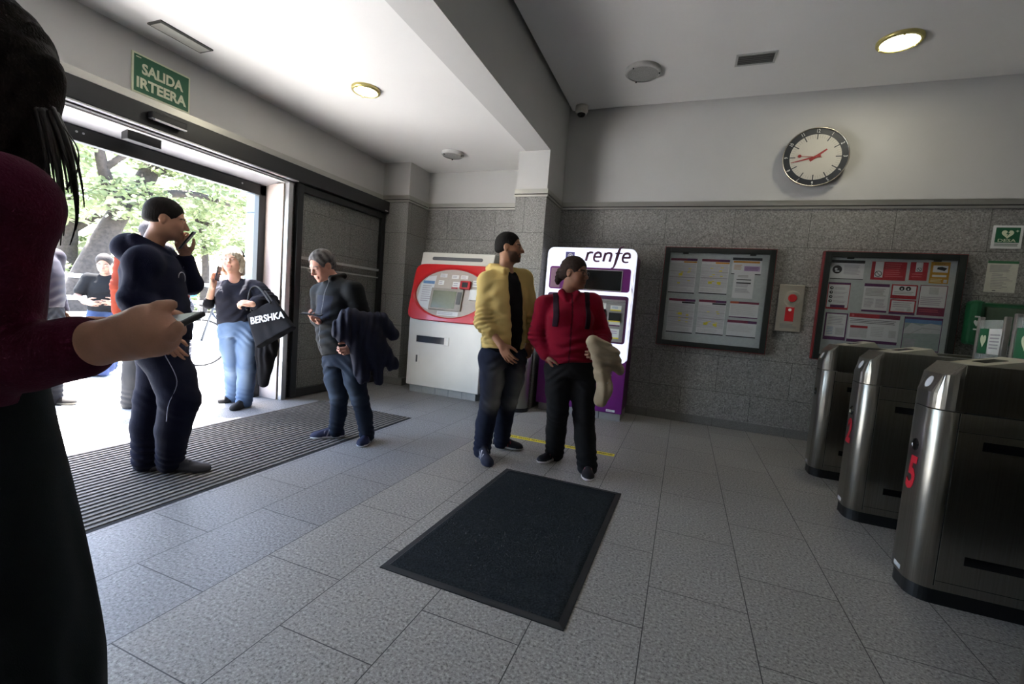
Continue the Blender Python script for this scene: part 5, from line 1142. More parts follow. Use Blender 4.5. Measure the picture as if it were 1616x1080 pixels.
tree(-12, 5.4, 'broad leaning tree with a thick grey trunk behind the railing', [((-12, 5.40, -0.2), 0.34), ((-12, 5.58, 0.8), 0.25), ((-12, 5.95, 1.8), 0.22), ((-12.1, 6.4, 2.7), 0.19), ((-12.3, 7.0, 3.6), 0.2), ((-12.4, 7.6, 4.8), 0.1)],
     [([(-12, 6.3, 2.6), (-11.6, 5.8, 3.4), (-11.4, 5.5, 4.6)], 0.17, 0.05), ([(-12.1, 6.6, 3.0), (-11.4, 7.4, 3.3), (-11.0, 8.2, 3.2)], 0.13, 0.03), ([(-12.3, 7.0, 3.6), (-11.9, 7.6, 4.1), (-11.8, 8.3, 4.3)], 0.1, 0.03), ([(-11.6, 5.8, 3.4), (-11.2, 6.2, 3.9), (-11.0, 6.9, 4.1)], 0.08, 0.02)],
     [((-12, 4.6, 3.6), 1.1, 0.7), ((-12, 5.6, 4.6), 1.2, 0.7), ((-11.6, 6.3, 2.9), 0.8, 0.6), ((-12, 7.2, 4.4), 1.2, 0.6), ((-11.5, 8.2, 3.3), 0.9, 0.6), ((-12.2, 5.0, 2.5), 0.7, 0.6), ((-12.6, 6.8, 2.2), 0.7, 0.5), ((-12, 8.6, 4.4), 1.0, 0.6)], 8500, 0.09, 3)
tree(-13.5, 9.2, 'slim light-green tree right of the leaning trunk', [((-13.5, 9.2, -0.2), 0.13), ((-13.5, 9.3, 1.6), 0.1), ((-13.6, 9.2, 3.2), 0.07), ((-13.5, 9.3, 5.0), 0.04)], [([(-13.5, 9.25, 2.4), (-13.1, 8.6, 3.3), (-12.9, 8.2, 4.3)], 0.06, 0.02), ([(-13.5, 9.25, 2.9), (-13.2, 10.0, 3.6), (-13.0, 10.5, 4.6)], 0.06, 0.02)],
     [((-13.4, 9.2, 3.6), 1.2, 0.7), ((-13.2, 10.2, 3.2), 1.0, 0.7), ((-13.2, 8.6, 2.4), 0.8, 0.6), ((-13.5, 9.8, 4.9), 1.1, 0.7), ((-13.4, 10.6, 2.2), 0.8, 0.6)], 5500, 0.085, 5)
tree(-18, 8.0, 'darker green tree further back behind the leaning trunk', [((-18, 8.0, -0.2), 0.3), ((-18, 8.1, 2.2), 0.25), ((-18, 8.2, 4.4), 0.15)], [([(-18, 8.1, 2.4), (-17.6, 9.3, 3.6), (-17.5, 10.4, 4.6)], 0.12, 0.04), ([(-18, 8.1, 2.6), (-17.8, 6.9, 3.8), (-17.8, 6.2, 5.0)], 0.12, 0.04)],
     [((-18, 8.4, 4.0), 2.0, 0.6), ((-18, 10.8, 3.6), 1.6, 0.7), ((-18, 6.6, 3.4), 1.4, 0.7), ((-18.5, 13, 3.4), 1.7, 0.8), ((-18, 9.4, 1.9), 1.2, 0.5)], 4200, 0.17, 8)
sb = thing('hedge', (-16, 9.5, 0), 'low sunlit shrubs under the trees outside', 'hedge')
vs, qs = leaves(np.random.default_rng(11), [((-15.5 + 0.4 * math.sin(i * 2.1), 5.0 + i * 1.0, 0.7 + 0.25 * math.sin(i * 1.7)), 0.85, 0.9) for i in range(10)], 3600, 0.13)
o_ = bpy.data.objects.new('foliage', raw_mesh('foliage', vs - WL[sb.name], quads=qs, mats=[LEAF])); link(o_, WL[sb.name], sb)
MB().box((-15.6, 4.6, 0), (-15.2, 14.6, 0.25)).build('root_bed', BARK, sb)

# bicycle leaning outside
bk = thing('bicycle', (-6.3, 4.5, 0), 'parked bicycle with a front basket outside beside the woman with the tote bag', 'bicycle')
bdir = unit(V(0.45, 0.9, 0)); bo = V(-6.45, 4.40, 0); B = lambda a, z, s=0.0: bo + bdir * a + V(0, 0, z) + np.cross(bdir, (0, 0, 1)) * s
def wheel(a):
    w = MB(); pts = [B(a + 0.33 * math.cos(t), 0.34 + 0.33 * math.sin(t)) for t in np.linspace(0, 2 * math.pi, 33)]
    wo_ = MB().tube(pts, 0.016, 8, caps=False).build('wheel', RUB, bk)
    sp_ = MB()
    for t in np.linspace(0, 2 * math.pi, 15)[:-1]: sp_.tube([B(a, 0.34), B(a + 0.32 * math.cos(t), 0.34 + 0.32 * math.sin(t))], 0.0025, 4)
    sp_.tube([B(a, 0.34, -0.04), B(a, 0.34, 0.04)], 0.025, 10); sp_.build('spokes', ALU, wo_)
wheel(0.0); wheel(1.04)
MB().tube([B(0.0, 0.34), B(0.14, 0.85), B(0.16, 1.0)], 0.017).tube([B(0.12, 0.78), B(0.48, 0.33)], 0.018).tube([B(0.48, 0.33), B(0.66, 0.9)], 0.016).tube([B(0.13, 0.84), B(0.60, 0.72)], 0.016).tube([B(0.48, 0.33), B(1.04, 0.34)], 0.012).tube([B(0.62, 0.78), B(1.04, 0.34)], 0.012).build('frame', mat('bike_frame', (60, 64, 70), 0.4, 0.3), bk)
MB().tube([B(0.16, 1.0, -0.28), B(0.1, 1.03, -0.1), B(0.1, 1.03, 0.1), B(0.16, 1.0, 0.28)], 0.012).build('handlebar', ALU, bk)
bb = Soft(0.008); bb.ell(B(0.68, 0.94), (0.13, 0.13, 0.04), None, 0.02); bb.mesh('saddle', RUB, bk)
bs = MB()
for z in (0.62, 0.7, 0.78, 0.86): bs.tube([B(-0.3, z, -0.15), B(-0.02, z, -0.17), B(-0.02, z, 0.17), B(-0.3, z, 0.15), B(-0.3, z, -0.15)], 0.006, 5, caps=False)
for a, s in ((-0.3, -0.15), (-0.3, 0.15), (-0.02, -0.17), (-0.02, 0.17), (-0.16, -0.16), (-0.16, 0.16), (-0.3, 0), (-0.02, 0)): bs.tube([B(a, 0.62, s), B(a, 0.86, s)], 0.006, 5)
bs.build('basket', mat('basket_grey', (120, 120, 122), 0.5), bk)

# blue backpack on the paving
bp = thing('backpack', (-6.55, 3.3, 0), 'blue backpack slumped on the bright paving outside', 'bag')
q = Soft(0.01); q.box((-6.62, 3.22, 0.16), (0.16, 0.26, 0.16), frame((1, -0.2, 0)), 0.1, 0.03); q.ell((-6.6, 3.05, 0.12), (0.16, 0.16, 0.12)); q.box((-6.48, 3.2, 0.1), (0.07, 0.2, 0.09), frame((1, -0.2, 0)), 0.05, 0.02); q.wr((-6.5, 3.2, 0.2), (0.2, 1, 0.4), 0.3, 0.12, 0.012); q.mesh('body', CLOTH, bp, (38, 48, 78))
MB().tube(smooth_path([(-6.45, 2.95, 0.2), (-6.3, 2.8, 0.06), (-6.32, 2.72, 0.03), (-6.5, 2.82, 0.1)], 5), 0.012).build('strap', mat('strap_dark', (52, 54, 66), 0.8), bp)

# ---------------------------------------------------------------- figures
def hair_cap(p, col, t=0.012, res=0.005, face=(0.0, 0.098, -0.022), fr=(0.072, 0.085, 0.092), nape=-0.07, extra=None, name='hair'):
    b = Soft(res); L, R, s = p.L, p.R, p.hs
    b.ell(L(0, -0.018, 0.034), s * V(0.078 + t, 0.098 + t, 0.088 + t), R, 0.01)
    b.ell(L(0, -0.055, -0.02), s * V(0.06 + t * 0.6, 0.055 + t, 0.06), R, 0.03)
    b.ell(L(*face), s * np.array(fr), R, 0.012, sub=True)
    for x in (-1, 1): b.ell(L(x * 0.085, 0.006, -0.012), s * V(0.022, 0.034, 0.036), R, 0.008, sub=True)
    b.box(L(0, 0.0, nape - 0.1), s * V(0.2, 0.2, 0.1), R, 0.005, 0.02, sub=True)
    if extra: extra(b, L, R, s)
    b.wr(L(0, -0.02, 0.05), R[1] * 0.8 + R[0] * 0.5, 0.14, 0.013, 0.0016, 2.0)
    c = col if callable(col) else (lambda P: np.tile(lin(col), (len(P), 1)) * (1 + 0.25 * wob(P, 60))[:, None])
    return b.mesh(name, HAIR, p.o, c)
def glasses(p, m, r=0.021, w=0.0015):
    mb = MB(); L = p.L
    for x in (-1, 1):
        mb.tube([L(x * 0.032 + r * 1.15 * math.cos(t), 0.104 - 0.12 * abs(x * 0.032 + r * math.cos(t)) ** 1, -0.004 + r * 0.8 * math.sin(t)) for t in np.linspace(0, 2 * math.pi, 19)], w, 6, caps=False)
        mb.tube([L(x * 0.056, 0.096, 0.004), L(x * 0.08, 0.03, 0.006), L(x * 0.084, -0.015, -0.002)], w, 6)
    mb.tube([L(-0.009, 0.106, 0.0), L(0.009, 0.106, 0.0)], w, 6)
    return mb.build('glasses', m, p.o)
def speck(c, amp=0.1, f=14): return lambda P: np.tile(lin(c), (len(P), 1)) * (1 + amp * wob(P, f))[:, None]
def phone(c, d, n, label, ln=0.148, w=0.072, t=0.009, case=(24, 26, 32)):
    """c centre, d long axis, n out of the screen"""
    d = unit(d); n = unit(np.array(n) - d * (d @ np.array(n))); r = np.cross(d, n); c = np.array(c, float); M = (np.array([r, d, n]).T, c)
    o = thing('phone', c, label, 'phone')
    MB().box((-w / 2, -ln / 2, -t / 2), (w / 2, ln / 2, t / 2), 0, M).build('case', mat('phone_case_%d' % sum(case), case, 0.4), o, bevel=0.0035, seg=3)
    MB().box((-w / 2 + 0.004, -ln / 2 + 0.005, t / 2), (w / 2 - 0.004, ln / 2 - 0.005, t / 2 + 0.0006), 0, M).build('screen', mat('phone_screen', (92, 94, 100), 0.3, spec=0.6), o)
    return o
up = V(0, 0, 1)

# --- man in the yellow hooded jacket
p = Person(POSE_YELLOW, 'man in an open yellow hooded jacket and dark jeans looking to the right', (172, 124, 96), cw=0.165, cd=0.115, res=0.0055, beard=(44, 34, 30), jaw=1.12)
p.hand('R', -p.right * 0.8 - p.fwd * 0.2, p.fwd + up * 0.2, curl=(18, 22, 18), s=1.0)
p.hand('L', p.right, p.fwd, curl=(25, 30, 25)); J = p.J; p.finish()
hair_cap(p, (26, 22, 21), 0.006, nape=-0.045)
f, r = p.fwd, p.right
b = Soft(0.006); p.torso(b, w=0.175, d=0.132, hem=-0.02, belly=1.06, shr=0.06); b.ell(J['neck'] + f * 0.1 - up * 0.005, (0.05, 0.05, 0.05), None, 0.02, sub=True); b.mesh('shirt', CLOTH, p.o, speck((20, 20, 24)))
b = Soft(0.006); p.torso(b, w=0.198, d=0.150, hem=0.03, belly=1.08, shr=0.08)
front = [J['neck'] + f * 0.17 + up * 0.04, J['chest'] + f * 0.20 + r * 0.0, J['belly'] + f * 0.205, J['pel'] + f * 0.22 - up * 0.04]
for i in range(3): b.cap(front[i], front[i + 1], (0.125, 0.112, 0.1)[i], (0.112, 0.1, 0.1)[i], 0.012, sub=True)
p.sleeve(b, 'R', 0.082, 0.075, 0.066, end=0.36); p.sleeve(b, 'L', 0.08, 0.07, 0.055, end=0.85)
b.cap(J['neck'] - f * 0.075 + r * 0.07 + up * 0.0, J['neck'] + f * 0.06 + r * 0.085 - up * 0.03, 0.032, 0.03, 0.02); b.cap(J['neck'] - f * 0.075 - r * 0.07, J['neck'] + f * 0.06 - r * 0.085 - up * 0.03, 0.032, 0.03, 0.02)
b.ell(J['neck'] - f * 0.1 - up * 0.01, (0.1, 0.085, 0.06), None, 0.03); b.ell(J['neck'] - f * 0.085 + up * 0.045, (0.055, 0.055, 0.03), None, 0.015, sub=True)
b.wr(J['neck'] - f * 0.1, (0.5, 0.3, 0.8), 0.09, 0.04, 0.005); b.wr(J['chest'] + r * 0.12, unit(r + up * 0.8), 0.16, 0.075, 0.005); b.wr(J['belly'] + r * 0.15, unit(up + 0.5 * f), 0.15, 0.06, 0.006)
b.wr(J['elR'], unit(J['wrR'] - J['shR']), 0.11, 0.035, 0.008)
hemz = J['pel'][2] + 0.075
YEL = lambda P: np.tile(lin((206, 178, 112)), (len(P), 1)) * (1 + 0.05 * wob(P, 9) - 0.16 * (np.abs(P[:, 2] - hemz) < 0.004))[:, None]
b.mesh('jacket', CLOTH, p.o, YEL)
def jeans(c, fade, J, f, amt=0.5, seam=True):
    def g(P):
        o = np.tile(lin(c), (len(P), 1)) * (1 + 0.12 * wob(P, 22))[:, None]; t = 0
        for s in 'RL':
            m = (J['hip' + s] * 0.45 + J['kn' + s] * 0.55) + f * 0.07; t = t + gauss(P, m, V(0.055, 0.055, 0.14)) + 0.7 * gauss(P, J['kn' + s] + f * 0.06, V(0.06, 0.06, 0.05))
        return mixc(o, lin(fade), amt * t)
    return g
p.trousers(jeans((34, 40, 58), (176, 172, 164), J, f, 0.85), DENIM, thigh=0.1, knee=0.078, cuff=0.07, w=0.168, d=0.132, top=0.06)
p.shoe('R', (34, 38, 58), (56, 60, 84), 0.02, accent=(210, 210, 214)); p.shoe('L', (30, 30, 36), (206, 202, 194), 0.02, accent=(120, 40, 60))

# --- woman in the red fleece
p = Person(POSE_RED, 'woman in a dark red zipped fleece and glasses with one hand in her pocket', (140, 96, 74), cw=0.165, cd=0.12, res=0.0055, jaw=1.05, nose=0.9)
J = p.J; f, r = p.fwd, p.right
p.hand('R', -r, f, curl=(30, 35, 30), s=0.95); p.hand('L', -up * 0.4 + r, f * 0.6 + up, curl=(45, 50, 40), s=0.95); p.finish()
def bun(b, L, R, s):
    b.ell(L(0, -0.12, -0.01), s * V(0.04, 0.04, 0.045), R, 0.02); b.ell(L(0.01, -0.135, -0.06), s * V(0.025, 0.025, 0.04), R, 0.02); b.wr(L(0, -0.1, 0), up, 0.1, 0.03, 0.004)
hair_cap(p, (48, 36, 32), 0.009, face=(0, 0.1, -0.03), fr=(0.07, 0.085, 0.088), nape=-0.06, extra=bun)
glasses(p, mat('glasses_dark', (30, 28, 30), 0.3))
b = Soft(0.006); p.torso(b, w=0.19, d=0.158, hem=0.0, belly=1.08, shr=0.078)
p.sleeve(b, 'R', 0.08, 0.07, 0.05, end=0.92); p.sleeve(b, 'L', 0.078, 0.07, 0.052, end=0.9)
for s in (1, -1):
    b.cap(J['neck'] - f * 0.06 + r * 0.03 * s + up * 0.015, J['neck'] + f * 0.05 + r * 0.06 * s + up * 0.0, 0.026, 0.024, 0.015); b.cap(J['neck'] + f * 0.05 + r * 0.06 * s + up * 0.0, J['neck'] + f * 0.105 + r * 0.03 * s - up * 0.055, 0.022, 0.016, 0.012)
b.ell(J['chest'] + f * 0.1 + r * 0.08 - up * 0.01, (0.085, 0.075, 0.075), None, 0.04); b.ell(J['chest'] + f * 0.1 - r * 0.08 - up * 0.01, (0.085, 0.075, 0.075), None, 0.04)
b.ell(J['neck'] + f * 0.115 + up * 0.0, (0.032, 0.032, 0.075), None, 0.012, sub=True)
b.wr(J['belly'] + f * 0.15, unit(up + 0.2 * r), 0.17, 0.09, 0.005); b.wr(J['pel'] + f * 0.1, up, 0.14, 0.04, 0.005); b.wr(J['elR'], unit(J['wrR'] - J['shR']), 0.1, 0.04, 0.007)
def fle(P):
    o = np.tile(lin((124, 16, 38)), (len(P), 1)) * (1 + 0.07 * wob(P, 12))[:, None]
    x = (P - J['chest']) @ r; y = (P - J['chest']) @ f
    return mixc(o, lin((66, 10, 24)), 0.9 * ((np.abs(x) < 0.006) & (y > 0.05)))
b.mesh('fleece', FLEECE, p.o, fle)
tb = thing('backpack', J['chest'] - f * 0.25 - up * 0.25, 'dark backpack worn by the woman in red, its straps over her shoulders', 'bag')
q = Soft(0.01); q.box(J['chest'] - f * 0.24 - up * 0.05, (0.14, 0.07, 0.19), np.array([r, f, up]), 0.05, 0.02); q.mesh('body', CLOTH, tb, (34, 26, 34))
for s in (1, -1):
    m = Soft(0.005); p.torso(m, w=0.196, d=0.164, hem=0.0, belly=1.08, shr=0.084); m.wrk = []
    for q_ in (1, -1): m.ell(J['chest'] + f * 0.1 + r * 0.08 * q_ - up * 0.01, (0.091, 0.081, 0.081), None, 0.04)
    c_ = J['chest'] + r * 0.118 * s; B_ = np.array([r, f, up])
    m.box(c_ + r * 0.52 * s, (0.5, 1, 1), B_, 0.002, 0.003, sub=True); m.box(c_ - r * 0.52 * s, (0.5, 1, 1), B_, 0.002, 0.003, sub=True); m.box(J['chest'] - up * 0.58, (1, 1, 0.5), B_, 0.002, 0.003, sub=True)
    m.mesh('strap', CLOTH, tb, (40, 24, 34))
p.trousers(speck((33, 33, 35)), CLOTH, thigh=0.098, knee=0.08, cuff=0.076, w=0.172, d=0.14, top=0.06, name='trousers')
p.shoe('R', (32, 30, 36), (222, 214, 214), 0.028, accent=(190, 120, 130)); p.shoe('L', (32, 30, 36), (226, 218, 218), 0.028, accent=(190, 110, 120))
b = Soft(0.006); E = EX
b.cap(E['jkF'], E['jkB'], 0.05, 0.06, 0.03); b.chain([E['jkA'], E['jkB'], E['jkC']], [0.05, 0.06, 0.035], 0.03); b.chain([E['jkA'] - up * 0.03, E['jkD'], E['jkG'], E['jkE']], [0.05, 0.05, 0.052, 0.05], 0.03); b.cap(E['jkB'], E['jkD'], 0.05, 0.045, 0.02)
b.wr(E['jkB'], unit(E['jkC'] - E['jkA'] + up), 0.13, 0.045, 0.009); b.wr(E['jkG'], (1, 0.1, 0.1), 0.12, 0.06, 0.007)
tj = b.mesh('folded_jacket', SHELL, None, speck((156, 140, 116), 0.06)); tag(tj, 'beige jacket folded over the forearm of the woman in red', 'jacket')
MB().tube(smooth_path([E['jkC'] + V(-0.04, -0.045, 0.02), E['jkC'] + V(-0.055, -0.05, -0.06), E['jkG'] + V(0.02, -0.055, 0.04)], 5), 0.003, 6).build('drawstring', mat('cord_pale', (206, 200, 188), 0.7), tj)

# --- young man in the navy hoodie
p = Person(POSE_BOY, 'young man in a navy hoodie and navy joggers holding a phone to his mouth', (196, 146, 118), cw=0.16, cd=0.11, res=0.0055, jaw=1.05, browc=(34, 26, 22))
J = p.J; f, r = p.fwd, p.right
p.hand('R', -r, f, curl=(20, 20, 15)); p.hand('L', f * 0.3 - r * 0.6 + V(0, 0, 0.2), f + up * 0.3, curl=(40, 45, 35)); p.finish()
hair_cap(p, (30, 24, 22), 0.007, face=(0.0, 0.1, -0.03), fr=(0.072, 0.085, 0.09), nape=-0.04)
b = Soft(0.006); p.torso(b, w=0.19, d=0.160, hem=0.0, belly=1.05, shr=0.085)
p.sleeve(b, 'R', 0.08, 0.072, 0.052, end=0.95, fold=0.5, k=0.06); p.sleeve(b, 'L', 0.08, 0.072, 0.05, end=0.85, fold=0.6)
b.ell(J['neck'] - f * 0.085 + up * 0.005, (0.085, 0.085, 0.06), None, 0.05); b.ell(J['neck'] - f * 0.125 - up * 0.04, (0.07, 0.07, 0.065), None, 0.05)
for s in (1, -1): b.cap(J['neck'] - f * 0.06 + r * 0.07 * s + up * 0.025, J['neck'] + f * 0.085 + r * 0.04 * s - up * 0.045, 0.036, 0.03, 0.02)
b.ell(J['neck'] - f * 0.03 + up * 0.085, (0.062, 0.062, 0.06), None, 0.015, sub=True)
b.wr(J['chest'] + r * 0.1, unit(up + 0.8 * f), 0.2, 0.14, 0.004); b.wr(J['belly'] - f * 0.1, unit(up - 0.6 * f), 0.18, 0.1, 0.005); b.wr(J['elR'], unit(up + 0.5 * f), 0.11, 0.07, 0.004)
b.mesh('hoodie', FLEECE, p.o, speck((23, 25, 44), 0.06))
cc = J['chest'] + f * 0.156 + r * 0.06 - up * 0.02; er = unit(r - f * 0.35); eu = unit(up); nn = np.cross(er, eu)
if nn @ f < 0: er = -er
for q in (0.0,):
    MB().tube([cc + f * 0.004 + (er * math.cos(t) + eu * math.sin(t)) * 0.036 for t in np.linspace(0, 2 * math.pi, 29)], 0.0025, 5, caps=False).build('round_logo', mat('logo_white', (200, 200, 206), 0.7), p.o)
MB().tube(smooth_path([J['neck'] + f * 0.11 + r * 0.03 - up * 0.06, J['neck'] + f * 0.155 + r * 0.035 - up * 0.13, J['chest'] + f * 0.165 + r * 0.04 + up * 0.05], 5), 0.003, 6).build('drawcord', mat('cord_navy', (60, 62, 84), 0.7), p.o)
tr_ = p.trousers(speck((27, 29, 46), 0.08), FLEECE, thigh=0.115, knee=0.104, cuff=0.072, w=0.172, d=0.145, top=0.04, name='joggers', fold=1.3, low=0.04)
q = MB(); q.tube(smooth_path([J['hipR'] + r * 0.135 + f * 0.03 + up * 0.02, (J['hipR'] + J['knR']) / 2 + r * 0.118 + f * 0.045, J['knR'] + r * 0.105 - f * 0.035, J['knR'] + r * 0.1 - f * 0.045 - up * 0.1], 6), 0.0025, 5); q.build('piping', mat('piping_pale', (150, 152, 170), 0.7), p.o)
p.shoe('R', (84, 84, 90), (70, 68, 70), 0.022, lace=(40, 40, 44)); p.shoe('L', (84, 84, 90), (66, 64, 66), 0.022, lace=(40, 40, 44))
phone((EX['bphA'] + EX['bphB']) / 2 + f * 0.012, EX['bphB'] - EX['bphA'] + up * 0.05 + f * 0.03, -f + up * 0.5, 'black phone held up to the mouth of the young man in navy', 0.14)

# --- older man reading his phone
p = Person(POSE_OLD, 'grey-haired man in a black jacket looking down at his phone', (196, 142, 122), cw=0.155, cd=0.11, res=0.0055, head=0.97, browc=(110, 100, 96))
J = p.J; f, r = p.fwd, p.right
p.hand('R', up * 0.8 - r * 0.5, -r * 0.2 + f + up * 0.3, curl=(30, 40, 30), s=0.95); p.hand('L', r, up + f * 0.3, curl=(45, 50, 40), s=0.95); p.finish()
hair_cap(p, lambda P: mixc(np.tile(lin((120, 116, 114)), (len(P), 1)), lin((62, 58, 58)), 0.5 + 0.5 * wob(P, 40)), 0.011, face=(0, 0.095, -0.015), fr=(0.07, 0.085, 0.092), nape=-0.06)
glasses(p, mat('glasses_thin', (120, 112, 104), 0.3, 0.6), w=0.001)
b = Soft(0.006); p.torso(b, w=0.185, d=0.142, hem=0.0, belly=1.1, shr=0.078)
p.sleeve(b, 'R', 0.075, 0.068, 0.05, end=0.85); p.sleeve(b, 'L', 0.082, 0.074, 0.055, end=0.85)
for s in (1, -1): b.cap(J['neck'] - f * 0.055 + r * 0.05 * s + up * 0.03, J['neck'] + f * 0.07 + r * 0.04 * s + up * 0.0, 0.026, 0.024, 0.015)
b.wr(J['chest'] + f * 0.1, unit(up + 0.5 * r), 0.15, 0.09, 0.003); b.wr(J['belly'] + f * 0.1, unit(up - 0.4 * r), 0.17, 0.08, 0.004); b.wr(J['elL'], unit(J['wrL'] - J['shL']), 0.1, 0.05, 0.005)
def jk(P):
    o = np.tile(lin((11, 12, 15)), (len(P), 1)) * (1 + 0.1 * wob(P, 14))[:, None]; x = (P - J['chest']) @ r; y = (P - J['chest']) @ f; z = (P - J['chest'])[:, 2]
    o = mixc(o, lin((18, 22, 42)), 0.85 * ((y > 0.05) & (np.abs(x - 0.02) < 0.085) & (z < 0.06) & (z > -0.12)))
    return mixc(o, lin((90, 90, 94)), 0.8 * ((np.abs(x - 0.02) < 0.004) & (y > 0.05)))
b.mesh('jacket', SHELL, p.o, jk)
p.trousers(jeans((32, 39, 52), (78, 88, 102), J, f, 0.6), DENIM, thigh=0.088, knee=0.068, cuff=0.058, w=0.155, d=0.125, top=0.05)
p.shoe('R', (30, 34, 60), (228, 228, 230), 0.022, accent=(150, 150, 160)); p.shoe('L', (30, 34, 60), (228, 228, 230), 0.022, accent=(150, 150, 160))
phone((EX['ophA'] + EX['ophB']) / 2 + up * 0.012, EX['ophB'] - EX['ophA'], up * 0.9 + r * -0.2, 'dark phone held flat in the right hand of the grey-haired man', 0.15)
b = Soft(0.007); E = EX
b.chain([E['ojK'], E['ojB'], E['ojC']], [0.04, 0.055, 0.045], 0.03); b.chain([E['ojA'], E['ojD'], E['ojE']], [0.07, 0.07, 0.052], 0.03); b.chain([E['ojB'], E['ojA'], E['ojF']], [0.06, 0.08, 0.075], 0.04); b.chain([E['ojF'], E['ojG']], [0.075, 0.055], 0.03); b.chain([E['ojC'] + up * 0.02, E['ojH']], [0.06, 0.055], 0.03); b.chain([E['ojF'], E['ojI']], [0.08, 0.035], 0.04)
for k in ('ojA', 'ojD', 'ojF', 'ojB', 'ojH', 'ojG'): b.wr(E[k], unit(E['ojE'] - E['ojA'] + V(0, 0, 0.1)), 0.12, 0.055, 0.008)
tag(b.mesh('folded_jacket', SHELL, None, speck((27, 29, 46), 0.12)), 'navy padded jackets bundled over the arm of the grey-haired man', 'jacket')

# --- woman with the tote bag
p = Person(POSE_BERSH, 'grey-blonde woman in a black top and blue jeans talking on a phone in the doorway', (214, 166, 142), cw=0.16, cd=0.115, res=0.006, jaw=1.08, browc=(130, 104, 84))
J = p.J; f, r = p.fwd, p.right
p.hand('R', -r * 0.7 + up * 0.1 + f * 0.3, -r * 0.3 + f, curl=(40, 45, 35), s=0.92); p.hand('L', -f * 0.4 - up * 0.5, up + f * 0.4, curl=(45, 50, 40), s=0.92); p.finish()
def bob(b, L, R, s):
    for x in (-1, 1): b.cap(L(x * 0.078, -0.01, 0.0), L(x * 0.085, 0.01, -0.1), 0.026, 0.022, 0.03); b.cap(L(x * 0.06, -0.06, 0.0), L(x * 0.07, -0.05, -0.12), 0.035, 0.03, 0.03)
    b.cap(L(0, -0.08, 0), L(0, -0.08, -0.12), 0.045, 0.04, 0.03); b.wr(L(0, 0, -0.04), R[0], 0.14, 0.02, 0.004)
hair_cap(p, lambda P: mixc(np.tile(lin((206, 196, 178)), (len(P), 1)), lin((150, 134, 112)), 0.5 + 0.5 * wob(P, 45)), 0.014, face=(0, 0.1, -0.035), fr=(0.06, 0.08, 0.082), nape=-0.16, extra=bob)
MB().tube([p.L(0.098 * math.cos(t), -0.015, 0.036 + 0.1 * math.sin(t)) for t in np.linspace(0.05, math.pi - 0.05, 18)], 0.007, 8).build('headband', mat('headband_dark', (44, 42, 48), 0.7), p.o)
b = Soft(0.007); p.torso(b, w=0.19, d=0.152, hem=0.03, belly=1.05, shr=0.065)
b.ell(J['neck'] + f * 0.1 + up * 0.005, (0.075, 0.075, 0.06), None, 0.02, sub=True); b.ell(J['chest'] + f * 0.09 + r * 0.075, (0.08, 0.075, 0.075), None, 0.04); b.ell(J['chest'] + f * 0.09 - r * 0.075, (0.08, 0.075, 0.075), None, 0.04)
b.cap(J['shR'] - up * 0.02, J['elR'] + (J['shR'] - J['elR']) * 0.35, 0.066, 0.056, 0.03)
el, shl = J['elL'], J['shL']; b.cap(shl + (el - shl) * 0.3, el, 0.078, 0.09, 0.02); b.cap(el, J['wrL'] + (el - J['wrL']) * 0.3, 0.09, 0.075, 0.03); b.wr(el, unit(el - shl), 0.14, 0.05, 0.008); b.wr(J['belly'] + f * 0.1, unit(up + r), 0.16, 0.07, 0.006)
b.mesh('top', CLOTH, p.o, speck((30, 30, 38)))
b = Soft(0.006); b.cap(J['elR'] + (J['wrR'] - J['elR']) * 0.02, J['elR'] + (J['wrR'] - J['elR']) * 0.16, 0.05, 0.046, 0.01); b.mesh('cuff', CLOTH, p.o, (24, 24, 28))
def bj(P):
    o = np.tile(lin((80, 100, 130)), (len(P), 1)) * (1 + 0.12 * wob(P, 18))[:, None]; t = 0
    for s in 'RL': t = t + gauss(P, (J['hip' + s] + J['kn' + s]) / 2 + f * 0.08, V(0.06, 0.06, 0.2)) + 0.8 * gauss(P, J['kn' + s] + f * 0.06 - up * 0.12, V(0.06, 0.06, 0.12))
    return mixc(o, lin((140, 158, 180)), 0.7 * t)
p.trousers(bj, DENIM, thigh=0.098, knee=0.08, cuff=0.075, w=0.17, d=0.14, top=0.12)
p.shoe('R', (34, 32, 34), (26, 26, 28), 0.02); p.shoe('L', (34, 32, 34), (26, 26, 28), 0.02)
phone((EX['wphA'] + EX['wphB']) / 2, EX['wphB'] - EX['wphA'] + up * 0.03, r * -1 + f * 0.2, 'phone pressed to the ear of the woman with the tote bag', 0.14)
E = EX
tg = thing('tote_bag', (E['bagBL'] + E['bagBR']) / 2, 'black tote bag with white lettering hanging from the forearm of the blonde woman', 'bag')
nb = unit(np.cross(E['bagBR'] - E['bagBL'], E['bagTL'] - E['bagBL']));
if nb[1] > 0: nb = -nb
b = Soft(0.006)
bk_ = -nb * 0.10
for i, (t0, t1, rr) in enumerate(((0.0, 0.16, 0.03), (0.1, 0.5, 0.035), (0.5, 0.9, 0.035))):
    pass
C4 = [E['bagTL'], E['bagTR'], E['bagBR'], E['bagBL']]
ctr = sum(C4) / 4; ax = unit(E['bagBR'] - E['bagBL']); ay = unit(np.cross(-nb, ax)); ay = ay if ay[2] > 0 else -ay
rowz = []
for t in np.linspace(0, 1, 7):
    l = E['bagBL'] * (1 - t) + E['bagTL'] * t; q = E['bagBR'] * (1 - t) + E['bagTR'] * t
    rowz.append(((l + q) / 2 + bk_ * 0.5, np.linalg.norm(q - l) / 2, 0.062 - 0.035 * t))
b.loft(rowz, ax, -nb, 0.01, pw=4.0)
b.wr(ctr, unit(ax + ay * 0.5), 0.2, 0.12, 0.004); b.mesh('body', CLOTH, tg, speck((26, 26, 29), 0.08))
lt = E['bagB'] - E['bagA']
